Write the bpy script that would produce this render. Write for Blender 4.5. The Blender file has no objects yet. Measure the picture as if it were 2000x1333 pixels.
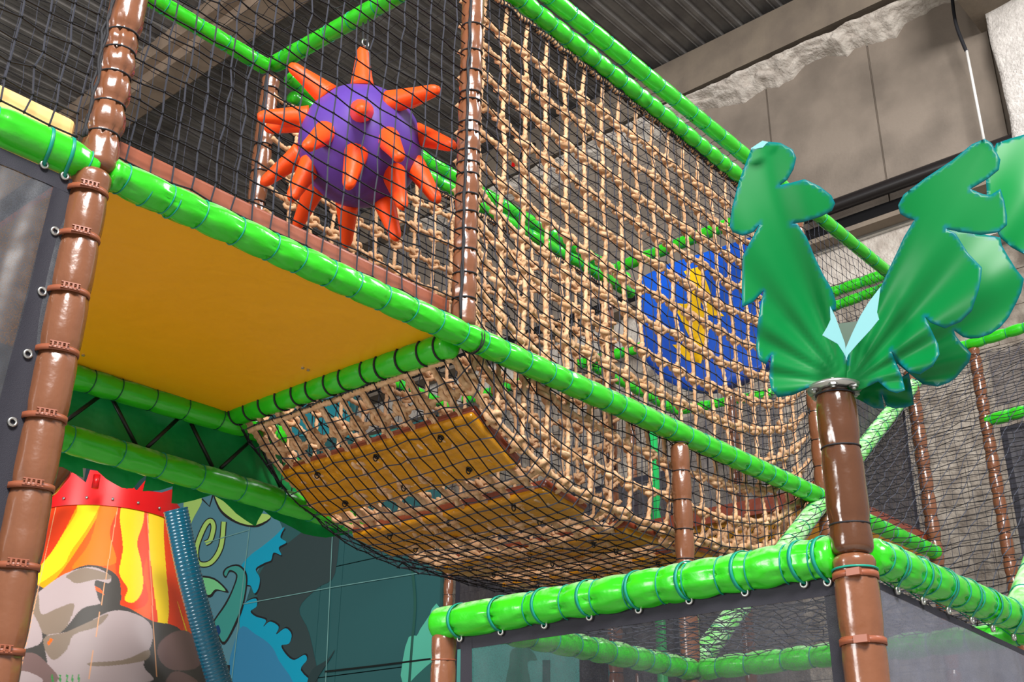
import bpy, math, random
import numpy as np
from mathutils import Vector, Matrix
from mathutils.geometry import delaunay_2d_cdt
from mathutils import noise as mnoise
random.seed(7); rng = np.random.RandomState(7)
sc = bpy.context.scene
COL = sc.collection

# ---------------------------------------------------------------- camera, light, exposure
F_PX = 2220.1
YAW, PITCH, ROLL = math.radians(-48.348), math.radians(24.189), math.radians(0.669)
CAM = np.array([-1.362, -2.916, 1.508])
FW = np.array([-math.cos(PITCH)*math.sin(YAW), math.cos(PITCH)*math.cos(YAW), math.sin(PITCH)])
_r = np.cross(FW, [0, 0, 1]); _r /= np.linalg.norm(_r); _u = np.cross(_r, FW)
RT = _r*math.cos(ROLL)+_u*math.sin(ROLL); UP = -_r*math.sin(ROLL)+_u*math.cos(ROLL)
cd = bpy.data.cameras.new('camera'); cam = bpy.data.objects.new('camera', cd); COL.objects.link(cam)
cd.sensor_width = 36; cd.lens = F_PX/2000*36; cd.clip_end = 200
m = Matrix.Identity(4)
for i in range(3):
    m[i][0] = RT[i]; m[i][1] = UP[i]; m[i][2] = -FW[i]; m[i][3] = CAM[i]
cam.matrix_world = m
sc.camera = cam
sc.view_settings.view_transform = 'Standard'; sc.view_settings.look = 'None'
sc.view_settings.gamma = 1; sc.view_settings.use_curve_mapping = False
sc.view_settings.exposure = 0.1
world = bpy.data.worlds.new('daylight'); sc.world = world; world.use_nodes = True
bg = world.node_tree.nodes['Background']
bg.inputs['Color'].default_value = (0.86, 0.92, 1.0, 1); bg.inputs['Strength'].default_value = 0.43

def area(name, loc, target, sx, sy, power, color):
    l = bpy.data.lights.new(name, 'AREA'); l.shape = 'RECTANGLE'; l.size = sx; l.size_y = sy
    l.energy = power; l.color = color
    o = bpy.data.objects.new(name, l); COL.objects.link(o)
    o.location = loc
    o.rotation_euler = (Vector(target)-Vector(loc)).to_track_quat('-Z', 'Y').to_euler()
    return o
area('window_daylight', (-4.5, -7.2, 10.0), (2.5, 0.8, 3.6), 4.5, 3.0, 2650, (1.0, 0.97, 0.94))
area('side_fill', (-8.5, 3.0, 4.2), (3.0, 4.6, 2.8), 4.0, 3.0, 620, (1.0, 0.98, 0.96))  # added low fill lamp that brightens the volcano and mural
area('roof_daylight', (7.0, -4.0, 10.8), (4.5, 0.5, 4.0), 2.5, 2.5, 420, (0.95, 0.97, 1.0))

# ---------------------------------------------------------------- helpers
def ray(px, py):
    return FW*F_PX+RT*(px-1000)-UP*(py-666.5)
def on(ax, val, px, py):
    d = ray(px, py); return CAM+d*((val-CAM[ax])/d[ax])
def proj(P):
    d = np.asarray(P, float)-CAM; z = d@FW
    return 1000+F_PX*(d@RT)/z, 666.5-F_PX*(d@UP)/z
V = lambda *a: np.array(a, float)

def mesh(name, v, f, m=None, parent=None, smooth=True, mats=None, fm=None):
    me = bpy.data.meshes.new(name)
    me.from_pydata([tuple(map(float, x)) for x in v], [], [tuple(map(int, x)) for x in f])
    if mats:
        for k in mats: me.materials.append(k)
        me.polygons.foreach_set('material_index', np.array(fm, dtype=np.int32))
    elif m: me.materials.append(m)
    if smooth: me.polygons.foreach_set('use_smooth', np.ones(len(me.polygons), bool))
    me.update()
    o = bpy.data.objects.new(name, me); COL.objects.link(o)
    if parent is not None: o.parent = parent
    return o
def tag(o, label=None, cat=None, group=None, kind=None):
    if label: o['label'] = label
    if cat: o['category'] = cat
    if group: o['group'] = group
    if kind: o['kind'] = kind
    return o
def thing(name, label, cat, group=None):
    o = bpy.data.objects.new(name, None); o.empty_display_size = .1; COL.objects.link(o)
    return tag(o, label, cat, group)

class MB:
    def __init__(s): s.v = []; s.f = []; s.m = []; s.n = 0
    def add(s, v, f, mi=0):
        s.v.append(np.asarray(v, float)); s.f += [tuple(int(i)+s.n for i in q) for q in f]
        s.m += [mi]*len(f); s.n += len(v)
    def build(s, name, m, parent=None, smooth=True):
        v = np.concatenate(s.v)
        if isinstance(m, (list, tuple)): return mesh(name, v, s.f, None, parent, smooth, m, s.m)
        return mesh(name, v, s.f, m, parent, smooth)

def frames(P):
    P = np.asarray(P, float); T = np.gradient(P, axis=0); T /= np.linalg.norm(T, axis=1)[:, None]+1e-12
    ref = V(0, 0, 1) if abs(T[0][2]) < .9 else V(1, 0, 0)
    N = np.zeros_like(P); n = ref-T[0]*(ref@T[0]); n /= np.linalg.norm(n)
    for i in range(len(P)):
        n = n-T[i]*(n@T[i]); n /= np.linalg.norm(n)+1e-12; N[i] = n
    return T, N, np.cross(T, N)
def tube_geo(P, R, k=6, cap=True, closed=False, prof=None):
    """R scalar / per-ring / (ring,k) array"""
    P = np.asarray(P, float); n = len(P)
    if closed:
        T = np.roll(P, -1, 0)-np.roll(P, 1, 0); T /= np.linalg.norm(T, axis=1)[:, None]
        c = P.mean(0); N = P-c; N -= T*(N*T).sum(1)[:, None]; N /= np.linalg.norm(N, axis=1)[:, None]; B = np.cross(T, N)
    else: T, N, B = frames(P)
    a = np.arange(k)*2*np.pi/k
    R = np.asarray(R, float)
    if R.ndim == 0: R = np.full((n, k), float(R))
    elif R.ndim == 1: R = np.repeat(R[:, None], k, 1)
    X = np.cos(a)[None]*R; Y = np.sin(a)[None]*R
    v = P[:, None]+N[:, None]*X[..., None]+B[:, None]*Y[..., None]
    v = v.reshape(-1, 3); f = []
    for i in range(n if closed else n-1):
        j = (i+1) % n
        for q in range(k):
            q2 = (q+1) % k; f.append((i*k+q, i*k+q2, j*k+q2, j*k+q))
    if cap and not closed:
        f.append(tuple(range(k))[::-1]); f.append(tuple((n-1)*k+q for q in range(k)))
    return v, f
def box_geo(a, b):
    x0, y0, z0 = a; x1, y1, z1 = b
    v = [(x0,y0,z0),(x1,y0,z0),(x1,y1,z0),(x0,y1,z0),(x0,y0,z1),(x1,y0,z1),(x1,y1,z1),(x0,y1,z1)]
    return v, [(0,3,2,1),(4,5,6,7),(0,1,5,4),(1,2,6,5),(2,3,7,6),(3,0,4,7)]
def smooth_poly(pts, n=6, closed=True):
    pts = np.asarray(pts, float); out = []; N = len(pts)
    for i in range(N if closed else N-1):
        if closed: p0, p1, p2, p3 = pts[i-1], pts[i], pts[(i+1) % N], pts[(i+2) % N]
        else: p0, p1, p2, p3 = pts[max(i-1, 0)], pts[i], pts[i+1], pts[min(i+2, N-1)]
        for t in np.arange(n)/n:
            out.append(.5*((2*p1)+(-p0+p2)*t+(2*p0-5*p1+4*p2-p3)*t*t+(-p0+3*p1-3*p2+p3)*t**3))
    if not closed: out.append(pts[-1])
    return np.array(out)
def resample(pts, step, closed=True):
    pts = np.asarray(pts, float); Q = np.vstack([pts, pts[:1]]) if closed else pts
    out = []
    for a, b in zip(Q[:-1], Q[1:]):
        n = max(1, int(np.ceil(np.linalg.norm(b-a)/step)))
        for k in range(n): out.append(a+(b-a)*k/n)
    if not closed: out.append(Q[-1])
    return np.array(out)
def inside(P, poly):
    x, y = P[:, 0], P[:, 1]; c = np.zeros(len(P), bool); n = len(poly)
    for i in range(n):
        x1, y1 = poly[i-1]; x2, y2 = poly[i]
        if y1 == y2: continue
        hit = ((y1 > y) != (y2 > y)) & (x < (x2-x1)*(y-y1)/(y2-y1)+x1); c ^= hit
    return c
def seg_dist(P, Q):
    d = np.full(len(P), 1e9)
    for a, b in zip(Q[:-1], Q[1:]):
        ab = b-a; t = np.clip(((P-a)@ab)/(ab@ab+1e-12), 0, 1); d = np.minimum(d, np.linalg.norm(P-(a+t[:, None]*ab), axis=1))
    return d
def cdt_fill(poly, step=None):
    """triangulated fill of a 2-D outline, with interior grid points"""
    poly = np.asarray(poly, float); pts = poly
    if step:
        lo, hi = poly.min(0), poly.max(0)
        gx, gy = np.meshgrid(np.arange(lo[0]+step/2, hi[0], step), np.arange(lo[1]+step/2, hi[1], step))
        g = np.c_[gx.ravel(), gy.ravel()]; g = g[inside(g, poly)]
        if len(g):
            g = g[seg_dist(g, np.vstack([poly, poly[:1]])) > step*.4]
            pts = np.vstack([poly, g])
    n = len(poly)
    r = delaunay_2d_cdt([Vector(p) for p in pts], [(i, (i+1) % n) for i in range(n)], [], 0, 1e-7)
    vs = np.array([tuple(p) for p in r[0]]); fs = [tuple(f) for f in r[2]]
    cen = np.array([vs[list(f)].mean(0) for f in fs]); k = inside(cen, poly)
    out = []
    for f, ok in zip(fs, k):
        if not ok: continue
        a, b, c = vs[f[0]], vs[f[1]], vs[f[2]]
        if (b[0]-a[0])*(c[1]-a[1])-(b[1]-a[1])*(c[0]-a[0]) < 0: f = f[::-1]
        out.append(f)
    return vs, out

# ---------------------------------------------------------------- materials
def srgb(r, g, b):
    return tuple(((c/255)/12.92 if c/255 <= .04045 else ((c/255+.055)/1.055)**2.4) for c in (r, g, b))+(1,)
def dusty_top(m, amount=.75, lo=.45, hi=.95, rgb=(214, 226, 208), scale=30):
    """settled dust on upward faces"""
    nt = m.node_tree; b = nt.nodes['Principled BSDF']; g = nt.nodes.new('ShaderNodeNewGeometry')
    sp = nt.nodes.new('ShaderNodeSeparateXYZ'); nt.links.new(g.outputs['Normal'], sp.inputs[0])
    mr = nt.nodes.new('ShaderNodeMapRange'); mr.inputs['From Min'].default_value = lo; mr.inputs['From Max'].default_value = hi; nt.links.new(sp.outputs['Z'], mr.inputs['Value'])
    n = nt.nodes.new('ShaderNodeTexNoise'); n.inputs['Scale'].default_value = scale; n.inputs['Detail'].default_value = 5; nt.links.new(g.outputs['Position'], n.inputs['Vector'])
    mr2 = nt.nodes.new('ShaderNodeMapRange'); mr2.inputs['From Min'].default_value = .3; mr2.inputs['From Max'].default_value = .65; mr2.inputs['To Max'].default_value = amount; nt.links.new(n.outputs['Fac'], mr2.inputs['Value'])
    mu_ = nt.nodes.new('ShaderNodeMath'); mu_.operation = 'MULTIPLY'; nt.links.new(mr.outputs[0], mu_.inputs[0]); nt.links.new(mr2.outputs[0], mu_.inputs[1])
    mx = nt.nodes.new('ShaderNodeMix'); mx.data_type = 'RGBA'; mx.inputs[7].default_value = srgb(*rgb)
    if b.inputs['Base Color'].links: nt.links.new(b.inputs['Base Color'].links[0].from_socket, mx.inputs[6])
    else: mx.inputs[6].default_value = b.inputs['Base Color'].default_value
    nt.links.new(mu_.outputs[0], mx.inputs[0]); nt.links.new(mx.outputs[2], b.inputs['Base Color'])
    return m
def mat(name, rgb, rough=.5, spec=.5, noise=None, bump=None, coat=0, metal=0, rgb2=None, sub=0, sheen=0):
    m = bpy.data.materials.new(name); m.use_nodes = True; nt = m.node_tree; b = nt.nodes['Principled BSDF']
    b.inputs['Base Color'].default_value = srgb(*rgb); b.inputs['Roughness'].default_value = rough
    b.inputs['Specular IOR Level'].default_value = spec; b.inputs['Coat Weight'].default_value = coat
    b.inputs['Coat Roughness'].default_value = .12; b.inputs['Metallic'].default_value = metal
    tc = nt.nodes.new('ShaderNodeNewGeometry')
    if rgb2:
        n = nt.nodes.new('ShaderNodeTexNoise'); n.inputs['Scale'].default_value = noise or 3; n.inputs['Detail'].default_value = 6
        nt.links.new(tc.outputs['Position'], n.inputs['Vector'])
        r = nt.nodes.new('ShaderNodeValToRGB'); r.color_ramp.elements[0].position = .38; r.color_ramp.elements[1].position = .64
        r.color_ramp.elements[0].color = srgb(*rgb); r.color_ramp.elements[1].color = srgb(*rgb2)
        nt.links.new(n.outputs['Fac'], r.inputs['Fac']); nt.links.new(r.outputs['Color'], b.inputs['Base Color'])
    if bump:
        n2 = nt.nodes.new('ShaderNodeTexNoise'); n2.inputs['Scale'].default_value = bump[0]; n2.inputs['Detail'].default_value = 4
        nt.links.new(tc.outputs['Position'], n2.inputs['Vector'])
        bp = nt.nodes.new('ShaderNodeBump'); bp.inputs['Strength'].default_value = bump[1]; bp.inputs['Distance'].default_value = bump[2] if len(bump) > 2 else .01
        nt.links.new(n2.outputs['Fac'], bp.inputs['Height']); nt.links.new(bp.outputs['Normal'], b.inputs['Normal'])
    return m
GREEN = mat('green_vinyl', (48, 192, 26), .27, .5, bump=(14, .25, .02), coat=.35)
dusty_top(GREEN)
BROWN = mat('brown_vinyl', (122, 76, 50), .25, .5, bump=(11, .3, .02), coat=.5)
TRUNK = mat('trunk_vinyl', (84, 50, 28), .16, .5, bump=(9, .35, .02), coat=.6)
DUSTY = mat('dusty_green_vinyl', (110, 214, 92), .6, .3, noise=22, rgb2=(188, 226, 180), bump=(60, .3, .01))
YELLOW = mat('yellow_vinyl', (246, 172, 4), .38, .5, bump=(3, .3, .04))
TERRA = mat('terracotta_vinyl', (142, 76, 52), .4, .5, bump=(8, .2, .02))
PALEOR = mat('pale_orange_vinyl', (250, 200, 130), .5)
PLANKB = mat('plank_brown_vinyl', (140, 66, 44), .28, .5, bump=(14, .3, .02), coat=.4)
PLANKY = mat('plank_yellow_vinyl', (206, 140, 14), .3, .5, bump=(11, .5, .03), coat=.2)
TEAL = mat('teal_tie', (0, 140, 118), .45)
STRAPB = mat('brown_strap', (142, 78, 52), .4)
CORD = mat('black_cord', (26, 26, 32), .7, bump=(400, .5, .003))
NET = mat('black_net_twine', (22, 22, 26), .8, .25)
NET_LIT = mat('lit_net_twine', (62, 64, 74), .8, .25)  # same black twine, lightened in colour for the light on the upright strands
ROPE = mat('beige_rope', (202, 156, 114), .85, .15, noise=30, rgb2=(226, 186, 148), bump=(300, .5, .004))
PURPLE = mat('purple_vinyl', (92, 62, 158), .45, .4, bump=(4, .2, .03))
ORANGE = mat('orange_vinyl', (255, 84, 22), .45, .4, bump=(12, .3, .02))
BLUE = mat('blue_vinyl', (14, 88, 214), .38, .6, bump=(4, .3, .04))
SUNY = mat('motif_yellow', (255, 204, 0), .5)
METAL = mat('galvanised_steel', (190, 190, 186), .35, metal=.9)
DARKM = mat('black_steel', (18, 18, 20), .4)
SHEET = mat('green_sheet', (8, 150, 72), .45, .5, bump=(2.5, .5, .1))
RED = mat('red_paint', (222, 18, 22), .3, .5)
TEALP = mat('teal_spiral_vinyl', (0, 92, 118), .18, .5, coat=.6)
CONC = mat('concrete', (122, 112, 102), .85, .2, noise=1.3, rgb2=(146, 134, 122), bump=(30, .2, .02))
CONCD = mat('concrete_beam', (132, 120, 106), .85, .2, noise=2.5, rgb2=(118, 107, 96), bump=(25, .2, .02))
PLASTER = mat('rough_plaster', (196, 190, 184), .95, .1, noise=14, rgb2=(216, 210, 204), bump=(34, .8, .02))
FOAM = mat('spray_insulation', (186, 176, 166), .95, .1, noise=9, rgb2=(208, 200, 190), bump=(30, .9, .02))
STONE = mat('weathered_stone', (128, 118, 108), .9, .15, noise=6, rgb2=(168, 158, 146), bump=(18, .6, .04))
ROOF = mat('corrugated_steel', (124, 120, 116), .55, .4, noise=3, rgb2=(100, 96, 94))
BEAMC = mat('precast_beam', (158, 138, 120), .8, .2, noise=3, rgb2=(136, 118, 102))
PIPE = mat('black_pipe', (34, 30, 30), .35)
FLOORM = mat('grey_floor', (156, 152, 146), .6, noise=2, rgb2=(168, 164, 158))
PALE = mat('pale_green_vinyl_back', (104, 160, 164), .7)
LEAFG = {}
def cloth_mesh(name, rgb, alpha):
    m = bpy.data.materials.new(name); m.use_nodes = True; nt = m.node_tree; b = nt.nodes['Principled BSDF']
    b.inputs['Base Color'].default_value = srgb(*rgb); b.inputs['Roughness'].default_value = .5
    out = nt.nodes['Material Output']; tr = nt.nodes.new('ShaderNodeBsdfTransparent'); mx = nt.nodes.new('ShaderNodeMixShader')
    g = nt.nodes.new('ShaderNodeNewGeometry')
    w = nt.nodes.new('ShaderNodeTexVoronoi'); w.inputs['Scale'].default_value = 230
    nt.links.new(g.outputs['Position'], w.inputs['Vector'])
    mr = nt.nodes.new('ShaderNodeMapRange'); mr.inputs['From Min'].default_value = .1; mr.inputs['From Max'].default_value = .8
    mr.inputs['To Min'].default_value = alpha-.15; mr.inputs['To Max'].default_value = min(1, alpha+.15)
    nt.links.new(w.outputs['Distance'], mr.inputs['Value']); nt.links.new(mr.outputs['Result'], mx.inputs['Fac'])
    nt.links.new(tr.outputs[0], mx.inputs[1]); nt.links.new(b.outputs[0], mx.inputs[2]); nt.links.new(mx.outputs[0], out.inputs['Surface'])
    bp = nt.nodes.new('ShaderNodeBump'); n = nt.nodes.new('ShaderNodeTexNoise'); n.inputs['Scale'].default_value = 5
    nt.links.new(g.outputs['Position'], n.inputs['Vector']); nt.links.new(n.outputs['Fac'], bp.inputs['Height'])
    bp.inputs['Strength'].default_value = .6; bp.inputs['Distance'].default_value = .05; nt.links.new(bp.outputs[0], b.inputs['Normal'])
    return m
MESHF = cloth_mesh('grey_mesh_fabric', (84, 86, 96), .62)
MESHD = cloth_mesh('dark_mesh_fabric', (40, 38, 46), .8)
HEM = mat('black_hem', (34, 33, 44), .7, bump=(500, .6, .002))
def leafmat(name, rgb):
    m = bpy.data.materials.new(name); m.use_nodes = True; nt = m.node_tree; b = nt.nodes['Principled BSDF']
    out = nt.nodes['Material Output']; at = nt.nodes.new('ShaderNodeVertexColor'); at.layer_name = 'Col'
    nt.links.new(at.outputs['Color'], b.inputs['Base Color']); b.inputs['Roughness'].default_value = .4; b.inputs['Specular IOR Level'].default_value = .3
    tl = nt.nodes.new('ShaderNodeBsdfTranslucent'); nt.links.new(at.outputs['Color'], tl.inputs['Color'])
    mx = nt.nodes.new('ShaderNodeMixShader'); mx.inputs['Fac'].default_value = .22
    nt.links.new(b.outputs[0], mx.inputs[1]); nt.links.new(tl.outputs[0], mx.inputs[2]); nt.links.new(mx.outputs[0], out.inputs['Surface'])
    return m
LEAF = leafmat('palm_leaf_vinyl', (0, 150, 80))
def vcol_mat(name, rough=.35):
    m = bpy.data.materials.new(name); m.use_nodes = True; nt = m.node_tree; b = nt.nodes['Principled BSDF']
    at = nt.nodes.new('ShaderNodeVertexColor'); at.layer_name = 'Col'
    nt.links.new(at.outputs['Color'], b.inputs['Base Color']); b.inputs['Roughness'].default_value = rough
    return m
VCOL = vcol_mat('printed_panel')
def set_vcol(o, c):
    me = o.data; a = me.color_attributes.new('Col', 'FLOAT_COLOR', 'POINT')
    a.data.foreach_set('color', np.asarray(c, np.float32).ravel())

# ---------------------------------------------------------------- padded tubes
def pad_radii(L, r, seams, k, step=.011, pinch=.16, pucker=.1, seed=0):
    rg = np.random.RandomState(seed)
    s = np.linspace(0, L, max(8, int(L/step)))
    a = np.arange(k)*2*np.pi/k
    R = np.full((len(s), k), r)
    low = rg.randn(6)*.5
    R *= 1+.012*np.sin(s*9+low[0])[:, None]+.01*np.sin(a*2+low[1])[None]*np.cos(s*5+low[2])[:, None]
    for q in seams:
        d = np.abs(s-q); w = np.exp(-(d/.022)**2)
        side = np.exp(-d/.026)*(1-np.exp(-(d/.007)**2))*2.0
        ph = rg.rand()*6; nf = rg.randint(6, 10)
        fold = np.clip(np.cos(a*nf+ph+.8*np.sin(a*3+ph)), 0, 1)**3
        R *= 1-pinch*w[:, None]-pucker*side[:, None]*fold[None]
        R *= 1+.02*np.exp(-((d-.06)/.04)**2)[:, None]
    return s, R
def ring(mb, c, ax, r, w, h=None, k=26, mi=0, tilt=0):
    """a closed band around axis ax: w = half width / wire radius, h = thickness for flat bands"""
    ax = ax/np.linalg.norm(ax); ref = V(0, 0, 1) if abs(ax[2]) < .9 else V(1, 0, 0)
    n = ref-ax*(ref@ax); n /= np.linalg.norm(n); b = np.cross(ax, n)
    a = np.arange(k)*2*np.pi/k
    C = c+np.cos(a)[:, None]*n*r+np.sin(a)[:, None]*b*r+(np.sin(a+1)*tilt)[:, None]*ax
    O = (C-c); O /= np.linalg.norm(O, axis=1)[:, None]
    if h is None: off = [(math.cos(t)*w, math.sin(t)*w) for t in np.arange(5)*2*np.pi/5]
    else: off = [(-w, -h/2), (w, -h/2), (w, h/2), (-w, h/2)]
    q = len(off); v = np.array([C+ax*x+O*y for x, y in off]).transpose(1, 0, 2).reshape(-1, 3)
    f = [(i*q+j, i*q+(j+1) % q, ((i+1) % k)*q+(j+1) % q, ((i+1) % k)*q+j) for i in range(k) for j in range(q)]
    mb.add(v, f, mi)
_pid = [0]
def padded(name, label, cat, A, B, r, seams, m=GREEN, tie=TEAL, tie_r=.0026, group=None, k=40, pinch=.14, pucker=.1, tilt=.004, parent=None, caps=True, coarse=1):
    A = np.asarray(A, float); B = np.asarray(B, float); L = np.linalg.norm(B-A); ax = (B-A)/L
    _pid[0] += 1
    if isinstance(seams, (int, float)):
        n = max(1, int(round(L/seams))); seams = [(i+.5+rng.uniform(-.12, .12))*L/n for i in range(n)]
    t = parent or thing(name, label, cat, group)
    s, R = pad_radii(L, r, seams, k, step=.011*coarse, pinch=pinch, pucker=pucker, seed=_pid[0])
    if caps:
        e = np.minimum(s, L-s); R = R*(np.sqrt(np.clip(1-(1-np.clip(e/.02, 0, 1))**2, .3, 1)))[:, None]
    v, f = tube_geo(A+ax*s[:, None], R, k)
    mesh('padding', v, f, m, t)
    for i, q in enumerate(seams):
        mb = MB(); ring(mb, A+ax*q, ax, r*(1-pinch)+tie_r*.6, tie_r, tilt=tilt, k=22)
        mb.build('cable_tie', tie, t)
    t['axis_len'] = L
    return t
def cord_wrap(mb, c, ax, r, w=.0035, n=1, tilt=.012, mi=0):
    for i in range(n):
        ring(mb, c+ax*(i*.009), ax, r, w, k=22, tilt=tilt*random.choice((-1, 1, .5)), mi=mi)

# ---------------------------------------------------------------- main frame dimensions
Z0, Z1, ZL = 3.4, 5.487, 2.277
X1, X3, XG, XR, XE = 1.613, 4.70, 3.16, 6.3, 7.85
W = 1.551; YT = -1.53

# ---------------------------------------------------------------- building shell
def plane_grid(name, f, nu, nv, m, **kw):
    v = [f(i/(nu), j/(nv)) for j in range(nv+1) for i in range(nu+1)]
    fa = [(j*(nu+1)+i, j*(nu+1)+i+1, (j+1)*(nu+1)+i+1, (j+1)*(nu+1)+i) for j in range(nv) for i in range(nu)]
    return mesh(name, v, fa, m, **kw)
mb = MB(); mb.add(*box_geo((-20, -20, -.2), (12, 22, 0))); tag(mb.build('floor', FLOORM, smooth=False), kind='structure')
# corrugated roof deck, ridges run along x
XW = 10.0
mb = MB(); ys = []; zs = []; y = -8.0
while y < 19:
    for dy, dz in ((0, .06), (.07, .06), (.10, .045), (.13, .06), (.15, 0), (.20, 0), (.22, .012), (.24, 0)):
        ys.append(y+dy); zs.append(11.72+dz)
    y += .30
v = []; f = []
for x in (-8, XW+.5):
    for a_, b_ in zip(ys, zs): v.append((x, a_, b_))
n = len(ys); f = [(i, i+1, n+i+1, n+i) for i in range(n-1)]
mb.add(v, f); tag(mb.build('ceiling', ROOF, smooth=False), kind='structure')
# far wall: precast panels
mb = MB(); yj = [-2.0, -.05, 1.36, 2.77, 4.2, 5.6, 7.0, 8.4, 9.8, 11.2, 12.6, 14.0, 15.6, 18.5]
for a_, b_ in zip(yj[:-1], yj[1:]): mb.add(*box_geo((XW, a_+.012, 8.35), (XW+.2, b_-.012, 11.3)))
mb.add(*box_geo((XW+.03, -2, 8.3), (XW+.3, 18.5, 11.3)))
tag(mb.build('wall_far', CONC, smooth=False), kind='structure')
mb = MB(); mb.add(*box_geo((XW-.25, -2.2, 11.02), (XW+.25, 18.5, 11.66))); tag(mb.build('trim_1', CONCD, smooth=False), kind='structure')
mb = MB(); mb.add(*box_geo((-20, 19, 0), (12, 19.3, 12))); tag(mb.build('wall_left', CONC, smooth=False), kind='structure')
# spray insulation lump below the cornice
FB = [(1300,262),(1344,240),(1377,214),(1437,206),(1452,204),(1494,174),(1520,172),(1550,154),(1572,129),(1617,109),(1655,112),(1670,97),(1719,82),(1752,75),(1767,49),(1835,11),(1880,0)]
FT = [(1250,232),(1344,187),(1509,112),(1659,45),(1749,4),(1800,-20)]
fb = np.array([on(0, XW, *p)[1:] for p in FB])[::-1]; ft = np.array([on(0, XW-.26, *p)[1:] for p in FT])[::-1]
nu, nv = 520, 18; vv = []
for j in range(nv+1):
    for i in range(nu+1):
        y = 0+i/nu*9.0
        low = np.interp(y, fb[:, 0], fb[:, 1])+.035*mnoise.noise(Vector((y*9, 3.1, 0)))
        if y > fb[-1, 0]: low = fb[-1, 1]-.06*math.sin((y-fb[-1, 0])*4)
        hi = np.interp(y, ft[:, 0], ft[:, 1]); hi = max(hi, low+.08)
        t = j/nv; z = hi*(1-t)+low*t
        x = XW-.265*(1-t)**1.5-.05*math.sin(math.pi*t)-(.10*mnoise.fractal(Vector((y*3.2, t*2.2, 5.0)), 1.0, 2.0, 5)+.03)*math.sin(math.pi*min(1, t+.1))**.7
        if j == nv: x = XW+.02
        vv.append((x, y, z))
ff = [(j*(nu+1)+i, j*(nu+1)+i+1, (j+1)*(nu+1)+i+1, (j+1)*(nu+1)+i) for j in range(nv) for i in range(nu)]
tag(mesh('trim_2', vv, ff, FOAM), kind='structure')
# lower block wall and ledges
mb = MB()
z = 0.0; row = 0
while z < 7.5:
    y = -6.0-(row % 2)*.45
    while y < 18:
        w_ = random.uniform(.7, 1.0); d = random.uniform(-.007, .007)
        mb.add(*box_geo((XW+.14+d, y+.003, z+.003), (XW+.4, y+w_-.003, z+.397))); y += w_
    z += .4; row += 1
mb.add(*box_geo((XW+.16, -6, 0), (XW+.42, 18, 7.6)))
tag(mb.build('wall_lower', STONE, smooth=False), kind='structure')
mb = MB(); mb.add(*box_geo((XW-.1, -6, 7.55), (XW+.4, 18, 8.22))); tag(mb.build('trim_3', FOAM, smooth=False), kind='structure')
mb = MB(); mb.add(*box_geo((XW-.02, -6, 8.02), (XW+.12, 18, 8.42))); tag(mb.build('trim_recess_shade', DARKM, smooth=False), kind='structure')  # solid black strip: shade of the gap below the pipe, put into colour
mb = MB(); mb.add(*box_geo((XW-.35, -6, 8.02), (XW-.02, 18, 8.08))); tag(mb.build('trim_5', CONCD, smooth=False), kind='structure')
# pier on the right
mb = MB()
prof = []
py_, pz = [-.10, -1.4], None
nu, nv = 30, 30; vv = []
for j in range(nv+1):
    for i in range(nu+1):
        t = i/nu; z = 6.5+j/nv*4.0
        y = -.10-.02*math.sin(z*3)-t*1.4
        x = XW-.30-.05*math.sin(math.pi*min(1, t*3)*.5)+.02*math.sin(z*9+y*7)
        if i == 0: x = XW+.05
        vv.append((x, y, z))
ff = [(j*(nu+1)+i, (j+1)*(nu+1)+i, (j+1)*(nu+1)+i+1, j*(nu+1)+i+1) for j in range(nv) for i in range(nu)]
tag(mesh('trim_6', vv, ff, PLASTER), kind='structure')
mb = MB(); mb.add(*box_geo((XW-1.4, -1.6, 10.15), (XW+.3, .02, 11.0))); tag(mb.build('trim_7', CONCD, smooth=False), kind='structure')
# precast roof beams
mb = MB()
mb.add(*box_geo((4.80, -8, 11.45), (5.50, 19, 11.75))); mb.add(*box_geo((4.95, -8, 11.25), (5.35, 19, 11.5)))
tag(mb.build('trim_8', BEAMC, smooth=False), kind='structure')
mb = MB(); mb.add(*box_geo((-1.9, -8, 11.25), (-1.3, 19, 11.75))); tag(mb.build('trim_9', BEAMC, smooth=False), kind='structure')

# pipe on the wall
pa, pb = on(0, XW-.2, 1560, 425), on(0, XW-.2, 2080, 243)
t = thing('drain_pipe', 'long black pipe running along the concrete wall behind the palm leaves', 'pipe')
pa[2] = pb[2] = (pa[2]+pb[2])/2
P = np.linspace(pa, pb, 40); v, f = tube_geo(P, .085, 16); mesh('pipe_run', v, f, PIPE, t)
mb = MB(); ring(mb, pa+(pb-pa)*.9, pb-pa, .09, .02, .012); mb.build('pipe_clamp', DARKM, t)
# metal channel below
ca, cb_ = on(0, XW-.12, 1560, 505), on(0, XW-.12, 1790, 420)
mb = MB(); zc = (ca[2]+cb_[2])/2
mb.add(*box_geo((XW-.16, cb_[1]-2, zc-.06), (XW-.10, ca[1]+1, zc+.06)))
for i in range(40):
    y = cb_[1]-2+i*.14
    mb.add(*box_geo((XW-.166, y, zc-.012), (XW-.158, y+.06, zc+.012)), mi=1)
tag(mb.build('cable_tray', [METAL, DARKM], smooth=False), 'perforated grey steel channel under the black wall pipe', 'cable tray')
# hanging cable and white rod
t = thing('hanging_cable', 'black cable dropping into a white rod against the concrete wall', 'cable')
a0 = on(0, XW-.4, 1858, -20); a1 = on(0, XW-.4, 1888, 100); a2 = on(0, XW-.4, 1922, 275)
v, f = tube_geo(smooth_poly([a0, (a0+a1)/2+V(0, .04, 0), a1+V(0, .02, .1), a1], 8, False), .02, 8); mesh('black_lead', v, f, CORD, t)
v, f = tube_geo([a1+V(0, 0, .02), a2], .016, 8); mesh('white_rod', v, f, mat('white_rod', (225, 222, 218), .4), t)
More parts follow.
